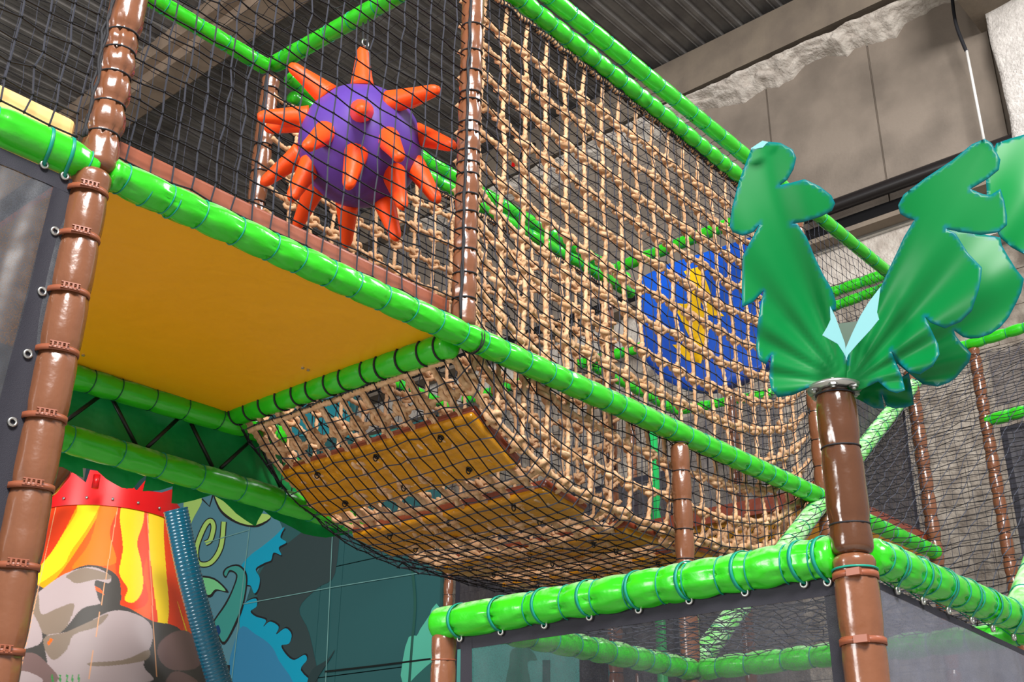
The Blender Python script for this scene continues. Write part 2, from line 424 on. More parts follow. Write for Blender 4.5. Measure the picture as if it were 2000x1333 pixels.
# painted marks on the far wall
def text_obj(name, s, size, loc, m, parent=None):
    c = bpy.data.curves.new(name, 'FONT'); c.body = s; c.size = size; c.extrude = .004; c.align_x = 'CENTER'; c.align_y = 'CENTER'; c.materials.append(m)
    o = bpy.data.objects.new(name, c); COL.objects.link(o); o.location = loc
    o.rotation_euler = (math.pi/2, 0, -math.pi/2)
    if parent: o.parent = parent
    return o
t = thing('wall_marking', 'small red stripe and black letters painted on the far concrete wall', 'sign')
pt = on(0, XW-.27, 1041, 290); text_obj('letter', 'B', .26, pt, DARKM, t)
pt = on(0, XW-.27, 1021, 300); text_obj('letter', 'n', .26, pt, DARKM, t)
q = [on(0, XW-.262, *p) for p in ((1002, 307), (1007, 309), (1005, 325), (998, 327))]
q2 = [p+V(.01, 0, 0) for p in q]
mesh('red_stripe', q+q2, [(0, 1, 2, 3), (7, 6, 5, 4), (0, 4, 5, 1), (1, 5, 6, 2), (2, 6, 7, 3), (3, 7, 4, 0)], RED, t, smooth=False)

# ---------------------------------------------------------------- front frame
A = on(1, 0, -60, 218); B = on(1, 0, 187, 331)
b = padded('padded_beam', 'green padded beam left of the near brown post, above the grey mesh', 'beam', A, B, .056, [.06, .35, .56, .68-.02], k=32, group=None)
for px, py in ((72, 300), (140, 335)):
    pass
A = on(1, 0, 206, 338); B = on(1, 0, 1603, 972); A[2] = Z0
padded('padded_beam', 'long green padded beam crossing in front of the yellow deck and rope net', 'beam', A, B, .0535, .135, k=32, pinch=.07, pucker=.16)
def post(name, label, x, y, z0_, z1_, r, seams, m=BROWN, tie=CORD, **kw):
    return padded(name, label, 'post', (x, y, z0_), (x, y, z1_), r, seams, m, tie, **kw)
# near left post
sA = [.12, .85, 1.35, 1.72, 2.05, 2.35, 2.62, 2.83, 3.04, 3.22]
p0 = on(1, 0, 44, 973); p1_ = on(1, 0, 171, 385)
xp = (p0[0]+p1_[0])/2
P1 = thing('padded_post', 'brown padded post nearest on the left, with buckled straps and mesh', 'post')
seams_low = [on(1, 0, 114, py)[2] for py in (355, 452, 570, 692, 828, 968, 1125, 1290)]
zs_low = [z for z in seams_low if z > 0]
padded('x', '', '', V(xp, 0, 0), V(xp+.012, 0, Z0-.02), .058, sorted(zs_low), BROWN, STRAPB, parent=P1, k=36, pinch=.05, pucker=.07)
ztop = [on(1, 0, 240, py)[2]-(Z0-.02) for py in (285, 222, 160, 108, 70, -40)]
padded('x', '', '', V(xp+.022, 0, Z0-.02), V(xp+.03, 0, Z1+.1), .057, [max(.03, q) for q in ztop]+[max(ztop)+.2, max(ztop)+.42, max(ztop)+.65], BROWN, CORD, parent=P1, k=36, pinch=.17, pucker=.18, tie_r=.0035)
for z in zs_low:
    mb = MB(); ring(mb, V(xp+.005, 0, z), V(0, 0, 1), .0605, .0085, .004, k=30, tilt=.005)
    n_ = V(-.35, -.93, 0); n_ /= np.linalg.norm(n_); s_ = V(.93, -.35, 0)
    o = mb.build('strap', STRAPB, P1)
    mb = MB(); c = V(xp+.005, 0, z)+n_*.064
    for dx in (-.02, -.008, .004, .016):
        mb.add([c+s_*(dx+i)+n_*j+V(0, 0, k_) for i in (0, .005) for j in (-.006, .006) for k_ in (-.007, .007)], [(0,1,3,2),(4,6,7,5),(0,4,5,1),(2,3,7,6),(0,2,6,4),(1,5,7,3)])
    for dz in (-.0095, .0075):
        mb.add([c+s_*i+n_*j+V(0, 0, k_) for i in (-.026, .026) for j in (-.005, .004) for k_ in (dz, dz+.003)], [(0,1,3,2),(4,6,7,5),(0,4,5,1),(2,3,7,6),(0,2,6,4),(1,5,7,3)])
    mb.build('buckle', STRAPB, o, smooth=False)
# lacing beside the post
def lacing(name, parent, path, n, amp, m=CORD, r=.0045):
    mb = MB(); path = np.asarray(path, float)
    for s_ in range(3):
        q = resample(path, .02, False); w = rng.rand(len(q), 3)-.5
        for _ in range(2): w = (w+np.roll(w, 1, 0)+np.roll(w, -1, 0))/3
        q = q+w*amp; v, f = tube_geo(q, r, 5); mb.add(v, f)
    return mb.build(name, m, parent)
lacing('cord_lacing', P1, [(xp-.05, -.035, Z0+.06), (xp-.045, -.035, Z1)], 3, .03)

post2 = thing('padded_post', 'brown padded post in the middle, wound with black cord beside the rope net', 'post')
P2A, P2B = V(X1+.005, 0, Z0+.03), V(X1+.005, 0, Z1+.08)
zz = [on(1, 0, 915, py)[2]-P2A[2] for py in (590, 541, 494, 455, 420, 385, 345, 322, 298, 262, 242, 198, 182, 140, 100, 48, -20, -80, -140)]
zz = [q for q in zz if 0 < q < P2B[2]-P2A[2]]
padded('x', '', '', P2A, P2B, .050, zz, BROWN, CORD, parent=post2, k=30, pinch=.08, pucker=.14, tie_r=.0042, tilt=.008)
lacing('cord_lacing', post2, [(X1-.045, -.035, Z0+.05), (X1-.045, -.035, Z1)], 3, .02)
mb = MB(); ring(mb, V(X1+.06, -.0, Z0), V(1, 0, .1), .056, .003); ring(mb, V(X1+.075, 0, Z0), V(1, 0, -.05), .056, .003)
mb.build('cord_lacing', CORD, post2)
# short post under the long beam
p5 = on(1, 0, 1333, 985)
pp = padded('padded_post', 'short brown padded post between the long green beam and the lower frame', 'post', V(p5[0], .0, ZL), V(p5[0], .0, Z0-.045), .0455,
       [on(1, 0, 1335, py)[2]-ZL for py in (1180, 1092, 1035, 979, 924, 871)], BROWN, CORD, k=30, pinch=.07, pucker=.12)
padded('padded_post', 'brown padded post standing seen through the lower mesh, under the frame corner', 'post', V(XG+.02, .0, 0), V(XG+.02, .0, ZL-.05), .05, .3, BROWN, CORD, k=20)
# far corner posts
padded('padded_post', 'brown padded post at the far end of the rope net, laced with beige rope', 'post', V(X3, 0, 0), V(X3, 0, Z1), .05, .16, BROWN, CORD, k=20, coarse=1.5)
q4 = thing('padded_post', 'brown padded post behind the purple ball, at its left', 'post')
padded('x', '', '', V(X1, W, Z0+.03), V(X1, W, Z1-.05), .05, .19, BROWN, CORD, parent=q4, k=24, tie_r=.004, pinch=.1, pucker=.14)
lacing('cord_lacing', q4, [(X1-.05, W-.03, Z0+.05), (X1-.05, W-.03, Z1-.05)], 3, .02)
padded('padded_post', 'brown padded post at the back corner of the rope net, below the blue panel', 'post', V(X3, W, 0), V(X3, W, Z1), .05, .2, BROWN, CORD, k=18, coarse=1.5)
# ---------------------------------------------------------------- deck
dk = thing('play_deck', 'yellow-bottomed deck platform with terracotta edge above the long green beam', 'deck')
nu = nv = 40
def dfun(u, v_): return (-.0+u*X1, .0+v_*W, Z0+.018-.002*math.sin(u*9)*math.sin(v_*7))
o = plane_grid('underside', dfun, nu, nv, YELLOW, parent=dk)
mb = MB()
for a_, b_ in (((0.03, .03, Z0+.03), (X1-.04, .10, Z0+.155)), ((0.03, W-.1, Z0+.03), (X1, W-.03, Z0+.155)), ((X1-.09, .1, Z0+.03), (X1-.02, W-.1, Z0+.10))): mb.add(*box_geo(a_, b_))
o = mb.build('edge_pad', TERRA, dk, smooth=False); bv = o.modifiers.new('b', 'BEVEL'); bv.width = .015; bv.segments = 3
mb = MB(); mb.add(*box_geo((.05, .1, Z0+.04), (X1-.05, W-.1, Z0+.12))); mb.build('top_mat', TERRA, dk, smooth=False)
def bracket(px, py):
    c = on(2, Z0+.024, px, py); mb = MB()
    mb.add(*box_geo(c-V(.045, .02, .004), c+V(.045, .02, .0)), mi=0)
    for dx in (-.018, .012): 
        v, f = tube_geo([c+V(dx, 0, -.004), c+V(dx, 0, -.012)], .007, 10); mb.add(v, f, 1)
    mb.build('screw_plate', [YELLOW, METAL], dk, smooth=False)
bracket(598, 718); bracket(158, 689)
mb = MB(); mb.add(*box_geo((-1.6, .03, Z0+.03), (xp-.05, .10, Z0+.15))); mb.add(*box_geo((-1.6, .1, Z0+.03), (xp-.05, W, Z0+.10)))
o = mb.build('play_deck', PALEOR, smooth=False); bv = o.modifiers.new('b', 'BEVEL'); bv.width = .02; bv.segments = 3
tag(o, 'pale orange deck edge at far left behind the green beam', 'deck')
# second deck at the far end of the bridge
d2 = thing('play_deck', 'yellow-bottomed deck beyond the far end of the rope bridge', 'deck')
plane_grid('underside', lambda u, v_: (X3+u*1.55, v_*W, Z0-.02), 8, 8, YELLOW, parent=d2)
mb = MB(); mb.add(*box_geo((X3-.02, .05, Z0-.0), (X3+.08, W, Z0+.10))); mb.add(*box_geo((X3, .04, Z0+.02), (XR, .12, Z0+.14))); mb.build('edge_pad', PLANKB, d2, smooth=False)

# beams around the deck
A = on(1, W, 60, 712); B = on(1, W, 560, 857); 
padded('padded_beam', 'green padded beam under the far edge of the yellow deck', 'beam', A, B, .056, .17, k=28, pinch=.05, pucker=.08, tie=mat('dark_teal_tie', (0, 84, 60), .5))
A = on(0, X1, 452, 812); B = on(0, X1, 885, 672)
bb = padded('padded_beam', 'green padded beam on the right edge of the yellow deck, lashed with black cord', 'beam', A, B, .056, .12, k=28, pinch=.05, pucker=.06, tie=CORD, tie_r=.005)
A = on(1, W, 90, 846); B = on(1, W, 760, 1040)
padded('padded_beam', 'lower green padded beam of the truss above the volcano', 'beam', A, B, .062, .215, k=28, pinch=.06, pucker=.12)
mb = MB()
tr = thing('truss_bracing', 'black zigzag steel bars between the two green beams under the deck', 'truss')
for a_, b_ in (((195, 774), (120, 829)), ((219, 779), (266, 871)), ((347, 819), (287, 875)), ((373, 827), (415, 913)), ((491, 860), (431, 915)), ((509, 870), (548, 952))):
    v, f = tube_geo([on(1, W+.03, *a_), on(1, W+.03, *b_)], .0095, 8); mesh('brace_bar', v, f, DARKM, tr)
# green leaf-edged sheet
outl = [(40,700),(150,738),(430,818),(560,860),(640,960),(700,1030),(690,1040),(676,1045),(640,1050),(595,1042),(560,1028),(532,1014),(515,997),(504,1017),(500,1028),(462,1003),(437,979),(418,966),(385,976),(350,984),(334,984),(336,951),(308,960),(276,961),(285,928),(270,940),(259,955),(241,953),(210,935),(189,918),(162,914),(163,933),(147,925),(126,912),(60,900)]
YS = W+.10
pts = np.array([on(1, YS, *p)[[0, 2]] for p in outl])
vs, fs = cdt_fill(resample(pts, .03), .04)
def wob(x, z): return YS+.012*math.sin(x*9+z*4)+.01*math.sin(x*17-z*6)
nvs = len(vs); v3 = [(x, wob(x, z), z) for x, z in vs]+[(x, wob(x, z)+.004, z) for x, z in vs]
o = mesh('leaf_canopy', v3, [f for f in fs]+[tuple(i+nvs for i in f[::-1]) for f in fs], SHEET)
tag(o, 'green vinyl sheet cut to leaf shapes hanging behind the truss above the volcano', 'canopy')
# dark brown post end near volcano
ca_, cb2 = on(1, 3.1, 137, 884), on(1, 3.1, 62, 975)
padded('slanting_pole', 'dark brown padded tube end behind the near left post, above the volcano', 'pole', ca_, cb2, .085, [.09, .3], TRUNK, CORD, k=26, tie_r=.006)
# beams behind the truss corner
# ---------------------------------------------------------------- top rails
def rail(label, A, B, r=.05, sp=.16, **kw): return padded('padded_beam', label, 'beam', A, B, r, sp, **kw)
A = on(1, 0, 860, -180); B = on(1, 0, 1735, 533)
rail('upper green padded rail along the top of the rope net', V(X1, 0, A[2]), B, .046, .165, k=24, pinch=.06, pucker=.14)
A = on(1, .02, 905, -90); B = on(1, .02, 1560, 440)
ir = rail('lower green padded rail that the rope net hangs from', A, B, .048, .118, k=24, pinch=.14, pucker=.1, group=None)
ZI = (A[2]+B[2])/2
A = on(1, W, 230, -43); B = on(1, W, 523, 133)
rail('green padded rail at upper left behind the black net', A, B, .046, .2, k=22, pinch=.04, pucker=.1)
A = on(1, W, 560, 152); B = on(1, W, 1225, 545)
rail('upper green padded rail behind the purple ball and rope net', A, B, .046, .17, k=22)
A = on(1, W-.02, 565, 188); B = on(1, W-.02, 1235, 575)
rail('lower green padded rail behind the purple ball and rope net', A, B, .042, .14, k=22, pinch=.12)
A = on(0, X1, 532, 128); B = on(0, X1, 980, -125)
rail('green padded rail overhead that the purple ball hangs from', A, B, .047, .2, k=24, pinch=.04, pucker=.08)
A = on(0, X3, 1205, 524); B = on(0, X3, 1500, 408); B2 = on(0, X3, 1560, 385)
rail('green padded rail above the blue panel', A, B2, .044, .2, k=22, pinch=.04)
A = on(0, XR, 1600, 572); B = on(0, XR, 1745, 530)
rail('upper of two green padded rails between the palm leaves', on(0, XR, 1400, 650), B, .044, .17, k=20)
rail('lower of two green padded rails between the palm leaves', on(0, XR, 1400, 682), on(0, XR, 1735, 560), .04, .15, k=20, pinch=.12)
A = on(0, XE, 1870, 680); B = on(0, XE, 2060, 622)
rail('green padded rail at the right edge under the palm leaves', A, B, .048, .17, k=20)
A = on(0, XE, 1922, 824); B = on(0, XE, 2060, 788)
rail('green padded rail at the right edge above the dark mesh panel', A, B, .052, .13, k=20)
rail('shaded green padded beam behind the palm trunk at deck level', V(X3, 0, Z0), V(XR, 0, Z0), .05, .2, k=20)
padded('padded_post', 'brown padded post behind the slanting net, right of the palm trunk', 'post', V(XR, 0, 0), V(XR, 0, 4.75), .048, .17, BROWN, CORD, k=20, coarse=1.4, pinch=.16)
padded('padded_post', 'brown padded post at far right with dark mesh panel beside it', 'post', V(XE, 0.02, 0), V(XE, 0.02, 5.46), .05, .17, BROWN, CORD, k=20, coarse=1.4, pinch=.16)
padded('padded_post', 'thin brown padded post low behind the blue panel', 'post', V(XR, 1.5, 0), V(XR, 1.5, 5.5), .047, .2, BROWN, CORD, k=16, coarse=2)

# ---------------------------------------------------------------- nets
def net_strands(mb, G, r, mi_u=0, mi_v=0, k=3, knots=True, jit=0):
    """G: (nv,nu,3) lattice; strands along both directions, straight between knots"""
    G = G+rng.randn(*G.shape)*jit
    def line(P, mi):
        v, f = tube_geo(P, r, k, cap=False); mb.add(v, f, mi)
    for row in G: line(row, mi_u)
    for j in range(G.shape[1]): line(G[:, j], mi_v)
    if knots:
        C = G.reshape(-1, 3); h = r*2.1; n = len(C)
        D = np.array([(h,0,0),(-h,0,0),(0,h,0),(0,-h,0),(0,0,h),(0,0,-h)])
        F_ = [(0,2,4),(2,1,4),(1,3,4),(3,0,4),(2,0,5),(1,2,5),(3,1,5),(0,3,5)]
        v = (C[:, None]+D[None]).reshape(-1, 3); mb.add(v, [(a+6*i, b_+6*i, c+6*i) for i in range(n) for a, b_, c in F_], 0)
def flat_net(name, label, O, U, Vv, cell, r, cells=None, jit=.004, two=True, cat='net'):
    O, U, Vv = (np.asarray(q, float) for q in (O, U, Vv))
    nu = int(round(np.linalg.norm(U)/cell))+1; nv = int(round(np.linalg.norm(Vv)/cell))+1
    a = np.linspace(0, 1, nu); b_ = np.linspace(0, 1, nv)
    G = O+a[None, :, None]*U+b_[:, None, None]*Vv
    # slack
    nrm = np.cross(U, Vv); nrm /= np.linalg.norm(nrm)
    G = G+nrm*(.01*np.sin(a*7)[None, :, None]*np.sin(b_*6)[:, None, None])
    # horizontal strands sag slightly between knots
    mb = MB(); net_strands(mb, G, r, 0, 1 if two else 0, jit=jit)
    o = mb.build(name, [NET, NET_LIT], smooth=False); return tag(o, label, cat)
flat_net('safety_net', 'black square safety net in front of the purple ball', (xp+.03, -.01, Z0+.06), (X1-xp-.06, 0, 0), (0, 0, Z1-Z0-.1), .0775, .0034)
flat_net('safety_net', 'black safety net above the green beam at far left', (-1.3, -.01, Z0+.06), (1.3+xp-.07, 0, 0), (0, 0, Z1-Z0-.1), .0775, .0034)
flat_net('safety_net', 'black safety net behind the purple ball under the rear rail', (0, W, Z0+.06), (X1, 0, 0), (0, 0, Z1-Z0-.1), .0775, .0022)
flat_net('safety_net', 'black net roofing the space above the purple ball', (0, 0, Z1+.02), (X1, 0, 0), (0, W, 0), .0775, .0022, jit=.008)
flat_net('safety_net', 'black safety net left of the rear post at far left', (-1.5, W, Z0+.1), (1.45, 0, 0), (0, 0, Z1-Z0-.2), .0775, .002)
flat_net('safety_net', 'black net roofing the rope bridge', (X1, 0.0, Z1-.02), (X3-X1, 0, 0), (0, W, 0), .09, .0018, jit=.009)
flat_net('safety_net', 'black net beyond the far end of the rope bridge between the palm leaves', (X3, 0, Z0+.1), (XR-X3, 0, 0), (0, 0, Z1-Z0-.15), .07, .002)
flat_net('safety_net', 'black net hanging at the end of the rope bridge beneath the blue panel', (X3+.05, .05, Z0+.1), (0, W-.1, 0), (0, 0, 1.0), .07, .002)
flat_net('safety_net', 'black net below the padded rails between the palm leaves', (XR, 0, Z0), (0, W, 0), (0, 0, Z1-Z0), .07, .002)
flat_net('safety_net', 'black net behind the right hand brown posts', (XE, -.9, 2.6), (0, 2.4, 0), (0, 0, 2.8), .08, .002)
D0, D1 = on(1, 0, 1352, 1306), on(1, 0, 1795, 735); E0 = on(1, YT, 1990, 1195)
dd = D1-D0
flat_net('slanting_net', 'black net sloping up between the two dusty green poles at right', D0+V(0, 0, .06), V(0, YT, 0), dd*1.0, .075, .0024, jit=.005)
flat_net('floor_net', 'black net floor of the lower frame seen through the mesh', (X1+.05, YT, ZL+.03), (XG-X1-.05, 0, 0), (0, -YT, 0), .055, .0022, jit=.006)
# dusty slanting poles
padded('slanting_pole', 'dusty green padded pole slanting up behind the palm trunk', 'pole', D0, D0+dd*1.12, .052, .2, DUSTY, TEAL, k=26, pinch=.05, pucker=.1)
e1 = E0+dd*.5
padded('slanting_pole', 'dusty green padded pole slanting up at the right edge', 'pole', E0, e1, .052, .2, DUSTY, TEAL, k=26, pinch=.05, pucker=.1)

# ---------------------------------------------------------------- rope bridge surface
YF, YB = .075, W-.075
ZTOP = ZI-.04
def zb(x):
    u = np.clip((x-X1)/(X3-X1), 0, 1); return Z0-.02-.47*(1-np.abs(2*u-1)**3.4)
def girth(x, n_side=13, n_bot=10, off=0):
    """points around the U cross-section at position x"""
    b_ = zb(x)-off; P = []
    u = (x-X1)/(X3-X1)
    for k_ in range(n_side):
        t = k_/n_side; z = ZTOP-(ZTOP-b_)*t
        if k_ == 0: z = ZTOP+.0
        P.append((x, YF-off-.03*math.sin(math.pi*t)*math.sin(math.pi*u)*0, z))
    for k_ in range(n_bot+1):
        t = k_/n_bot; y = YF-off+(YB-YF+2*off)*t
        zz_ = b_-.035*math.sin(math.pi*t)*math.sin(math.pi*u)
        if k_ in (0, n_bot): zz_ += .035; y += .025*(1 if k_ == 0 else -1)
        P.append((x, y, zz_))
    for k_ in range(n_side-1, -1, -1):
        t = k_/n_side; P.append((x, YB+off, ZTOP-(ZTOP-b_)*t))
    return np.array(P)
NX = 20
xs = np.linspace(X1, X3, NX+1)
LAT = np.array([girth(x) for x in xs])          # (nx+1, ng, 3)
LAT[1:-1] += rng.randn(*LAT[1:-1].shape)*V(.0035, .005, .006)
NG = LAT.shape[1]
def rope_geo(P, R=.0115, pitch=.085, k=9, step=.013):
    P = smooth_poly(P, 8, False); P = resample(P, step, False)
    s = np.r_[0, np.cumsum(np.linalg.norm(np.diff(P, axis=0), axis=1))]
    a = np.arange(k)*2*np.pi/k
    Rr = R*(1+.27*np.cos(3*(a[None]-s[:, None]*2*np.pi/pitch)))
    return tube_geo(P, Rr, k)
def knot_geo(c, d1, d2, s=1.0, twist=0):
    """chunky overhand knot around the crossing"""
    t = np.arange(22)*2*np.pi/22
    n = np.cross(d1, d2); n /= np.linalg.norm(n)
    q = np.sin(t)+2*np.sin(2*t); w = np.cos(t)-2*np.cos(2*t); e = -np.sin(3*t)
    P = c+n*.006-V(0,0,.005)+s*.0118*(d1*q[:, None]*1.25+d2*w[:, None]*.8)+n*s*.014*e[:, None]
    k = 6; v, f = tube_geo(P, .0115*s, k, closed=True); return v, f
rn = thing('rope_net', 'beige knotted rope net forming the sides and bottom of the hanging bridge', 'rope net')
for i in range(1, NX):
    x = xs[i]; mb = MB()
    P = LAT[i].copy(); P[0] = (x, .06, ZI-.05); P[-1] = (x, W-.06, ZI-.05)
    v, f = rope_geo(P, .0100); mb.add(v, f); mb.build('vertical_rope', ROPE, rn)
for j in range(1, NG-1):
    mb = MB(); P = LAT[:, j].copy()
    # slight sag between knots
    Q = []
    for a_, b_ in zip(P[:-1], P[1:]): Q += [a_, (a_+b_)/2-V(0, 0, .007)]
    Q.append(P[-1]); v, f = rope_geo(np.array(Q), .0118); mb.add(v, f)
    if 13 <= j <= 25 and j % 2:
        for q0 in (P[:3], P[-3:]):
            v, f = rope_geo(q0+V(0, .017, .002), .0105); mb.add(v, f)
    for i in range(1, NX):
        d1 = P[min(i+1, NX)]-P[i-1]; d1 /= np.linalg.norm(d1)
        d2 = LAT[i][j+1]-LAT[i][j-1]; d2 -= d1*(d1@d2); d2 /= np.linalg.norm(d2)
        v, f = knot_geo(P[i], d1, d2, random.uniform(1.0, 1.2)); mb.add(v, f)
    mb.build('horizontal_rope', ROPE, rn)
# head ropes lashed under both lower rails, and end ropes
for y in (.045, W-.045):
    P = [(x, y, ZI-.052+.006*math.sin(x*40)) for x in np.arange(X1, X3, .04)]
    v, f = rope_geo(P, .012, pitch=.05); mesh('head_rope', v, f, ROPE, rn)
    lacing('cord_lashing', rn, [(X1+.05, y, ZI-.055), (X3-.05, y, ZI-.055)], 3, .05, r=.0045)
    mb = MB()
    for x in np.arange(X1+.06, X3-.03, .024): ring(mb, V(x, y, ZI-.052+.006*math.sin(x*40)), V(1, 0, random.uniform(-.6, .6)), .0165, .0035, k=9)
    mb.build('cord_lashing', CORD, rn)
for x in (X1+.03, X3-.03):
    P = [(x, y, Z0-.07) for y in np.arange(.08, W-.12, .05)]; v, f = rope_geo(P, .014, pitch=.06); mesh('head_rope', v, f, ROPE, rn)
    lacing('cord_lashing', rn, [(x, .08, Z0-.062), (x, W-.14, Z0-.062)], 3, .05, r=.0042)
lacing('cord_lashing', rn, [(X3-.03, .02, Z0), (X3-.03, .02, Z1-.1)], 3, .03, r=.004)
# fine black net around the rope bridge
NXn = 41; xs2 = np.linspace(X1+.01, X3-.01, NXn+1)
G = np.array([girth(x, 34, 21, off=.036) for x in xs2])
G[:, :, 2] -= .018*np.clip((3.45-G[:, :, 2])/.3, 0, 1)*np.sin(np.pi*np.linspace(0, 1, NXn+1))[:, None]**.4
mb = MB(); net_strands(mb, G, .0034, 1, 0, k=3, jit=.0045)
tag(mb.build('safety_net', [NET, NET_LIT], smooth=False), 'fine black net wrapped around the outside of the rope bridge', 'net')

c = on(1, W, 800, 1098)
mb = MB()
for d_ in ((-.09, -.05), (.05, -.03), (.02, .03)):
    q = smooth_poly([c+V(0, 0, .03), c, c+V(d_[0]*.5, 0, d_[1]*.2), c+V(d_[0], 0, d_[1])], 6, False); v, f = tube_geo(q, .004, 6); mb.add(v, f)
mb.build('cord_end', CORD, rn)
# planks
for (x0, x1_, lab) in ((1.83, 2.13, 'step board nearest the yellow deck, topmost and largest'), (2.30, 2.60, 'second step board from the yellow deck'),
                  (2.88, 3.18, 'third step board, left of the short brown post'), (3.42, 3.72, 'fourth step board, right of the short brown post'), (3.98, 4.26, 'last step board before the far deck')):
    t = thing('step_board', 'brown and yellow padded '+lab, 'plank', 'step boards of the rope bridge')
    za, zb_ = float(zb(x0))-.020, float(zb(x1_))-.020
    sl = np.array([x1_-x0, 0, zb_-za]); sl /= np.linalg.norm(sl); up = np.cross(sl, V(0, 1, 0)); up = -up if up[2] < 0 else up
    L = math.hypot(x1_-x0, zb_-za)
    def slab(name, lo, hi, m, e0=0, bump=0):
        vs_, fs_ = box_geo((e0, .14+e0, lo), (L-e0, W-.14-e0, hi))
        o = mesh(name, [V(x0, 0, za)+sl*p[0]+V(0, p[1], 0)+up*p[2] for p in vs_], fs_, m, t, smooth=False)
        b_ = o.modifiers.new('b', 'BEVEL'); b_.width = .012; b_.segments = 3
    slab('underside', -.018, .014, PLANKY, .006); slab('edge_pad', .006, .045, PLANKB)
    for (fx, fy) in ((.2, .18), (.8, .18), (.2, .5), (.8, .5), (.2, .82), (.8, .82)):
        c = V(x0, 0, za)+sl*L*fx+V(0, .14+(W-.28)*fy, 0)-up*.02
        mb = MB(); ring(mb, c, up, .012, .004, k=12)
        ring(mb, c-up*.012, V(0, 1, 0), .012, .003, k=12); mb.build('bolt_ring', DARKM, t)

# ---------------------------------------------------------------- spiked ball
BC = V(X1, .74, on(0, X1, 705, 287)[2])
BC = on(1, .74, 704, 286)
bt = thing('spiked_ball', 'purple inflatable ball with orange spikes hanging behind the black net', 'ball')
RB = .300
nu, nv = 64, 40; vv = []
for j in range(nv+1):
    th = math.pi*j/nv
    for i in range(nu):
        ph = 2*math.pi*i/nu
        rr = RB*(1-.006*abs(math.cos(ph*4))**8)
        vv.append(BC+V(rr*math.sin(th)*math.cos(ph), rr*math.sin(th)*math.sin(ph), rr*math.cos(th)))
ff = [(j*nu+i, (j+1)*nu+i, (j+1)*nu+(i+1) % nu, j*nu+(i+1) % nu) for j in range(nv) for i in range(nu)]
mesh('ball_body', vv, ff, PURPLE, bt)
def cone(name, base, tip, r0, r1, bend):
    P = []; n = 16
    d = tip-base; L = np.linalg.norm(d)
    for i in range(n+1):
        t_ = i/n; P.append(base+d*t_+bend*math.sin(math.pi*t_*.5)*t_)
    t_ = np.linspace(0, 1, n+1); R = r0+(r1-r0)*t_**.9
    R[-1] *= .55; R[-2] *= .88
    k = 16; a = np.arange(k)*2*np.pi/k
    RR = R[:, None]*(1+.03*np.sin(a[None]*3+t_[:, None]*4))
    v, f = tube_geo(P, RR, k); mesh(name, v, f, ORANGE, bt)
def ball_dir(px, py, front=True):
    """direction on the ball for a point of the photo on its disc"""
    d = ray(px, py); d /= np.linalg.norm(d); oc = CAM-BC; b_ = oc@d; c_ = oc@oc-RB*RB; disc = b_*b_-c_
    if disc < 0: P = CAM-d*b_
    else: P = CAM+d*(-b_+(-1 if front else 1)*math.sqrt(disc))
    n = P-BC; return n/np.linalg.norm(n)
TOC = (CAM-BC)/np.linalg.norm(CAM-BC)
def spike(bx, by, tx, ty, L=.235, front=True, r0=.059):
    n = ball_dir(bx, by, front); base = BC+n*(RB-.02)
    # tip lies on the ray of (tx,ty) at distance L from the base (nearest solution along outward direction)
    d = ray(tx, ty); d /= np.linalg.norm(d); oc = CAM-base; b_ = oc@d; c_ = oc@oc-L*L; disc = b_*b_-c_
    if disc < 0: tip = CAM-d*b_
    else:
        c1 = CAM+d*(-b_-math.sqrt(disc)); c2 = CAM+d*(-b_+math.sqrt(disc)); tip = c1 if (c1-base)@n > (c2-base)@n else c2
    cone('spike', base, tip, r0, .027, V(0, 0, -.006))
SP = [((708,160),(708,92),.22), ((638,178),(568,128),.24), ((765,195),(858,172),.24), ((706,214),(706,212),.2), ((632,258),(597,286),.2),
      ((695,300),(680,365),.2), ((762,270),(782,308),.2), ((822,262),(888,284),.24), ((772,340),(788,405),.22), ((815,325),(856,392),.24),
      ((600,325),(568,388),.22), ((592,232),(520,250),.24), ((575,300),(512,358),.24), ((605,370),(578,445),.26), ((677,405),(676,480),.24), ((752,395),(775,466),.24)]
for b_, t_, L in SP: spike(b_[0], b_[1], t_[0], t_[1], L+.03)
for (bx, by, tx, ty) in ((590,222,503,226), (790,190,856,172), (625,165,566,125)):
    spike(bx, by, tx, ty, .24, front=False)
# strap holding it
mb = MB(); a_ = BC+V(0, 0, RB); tp = on(0, X1, 714, 42)
dz = V(0, 0, 1)
for s_ in (-1, 1):
    v, f = tube_geo([tp+V(0, s_*.02, 0), (tp+a_)/2+V(0, s_*.012, 0), a_+V(0, s_*.004, .1), a_], .006, 6); mb.add(v, f)
mb.build('strap', CORD, bt); mb = MB(); ring(mb, a_+V(0, 0, .12)+(tp-a_)*.3, V(0, 1, 0), .022, .005); ring(mb, a_+(tp-a_)*.7, V(0, 1, 0), .02, .005); mb.build('shackle', METAL, bt)

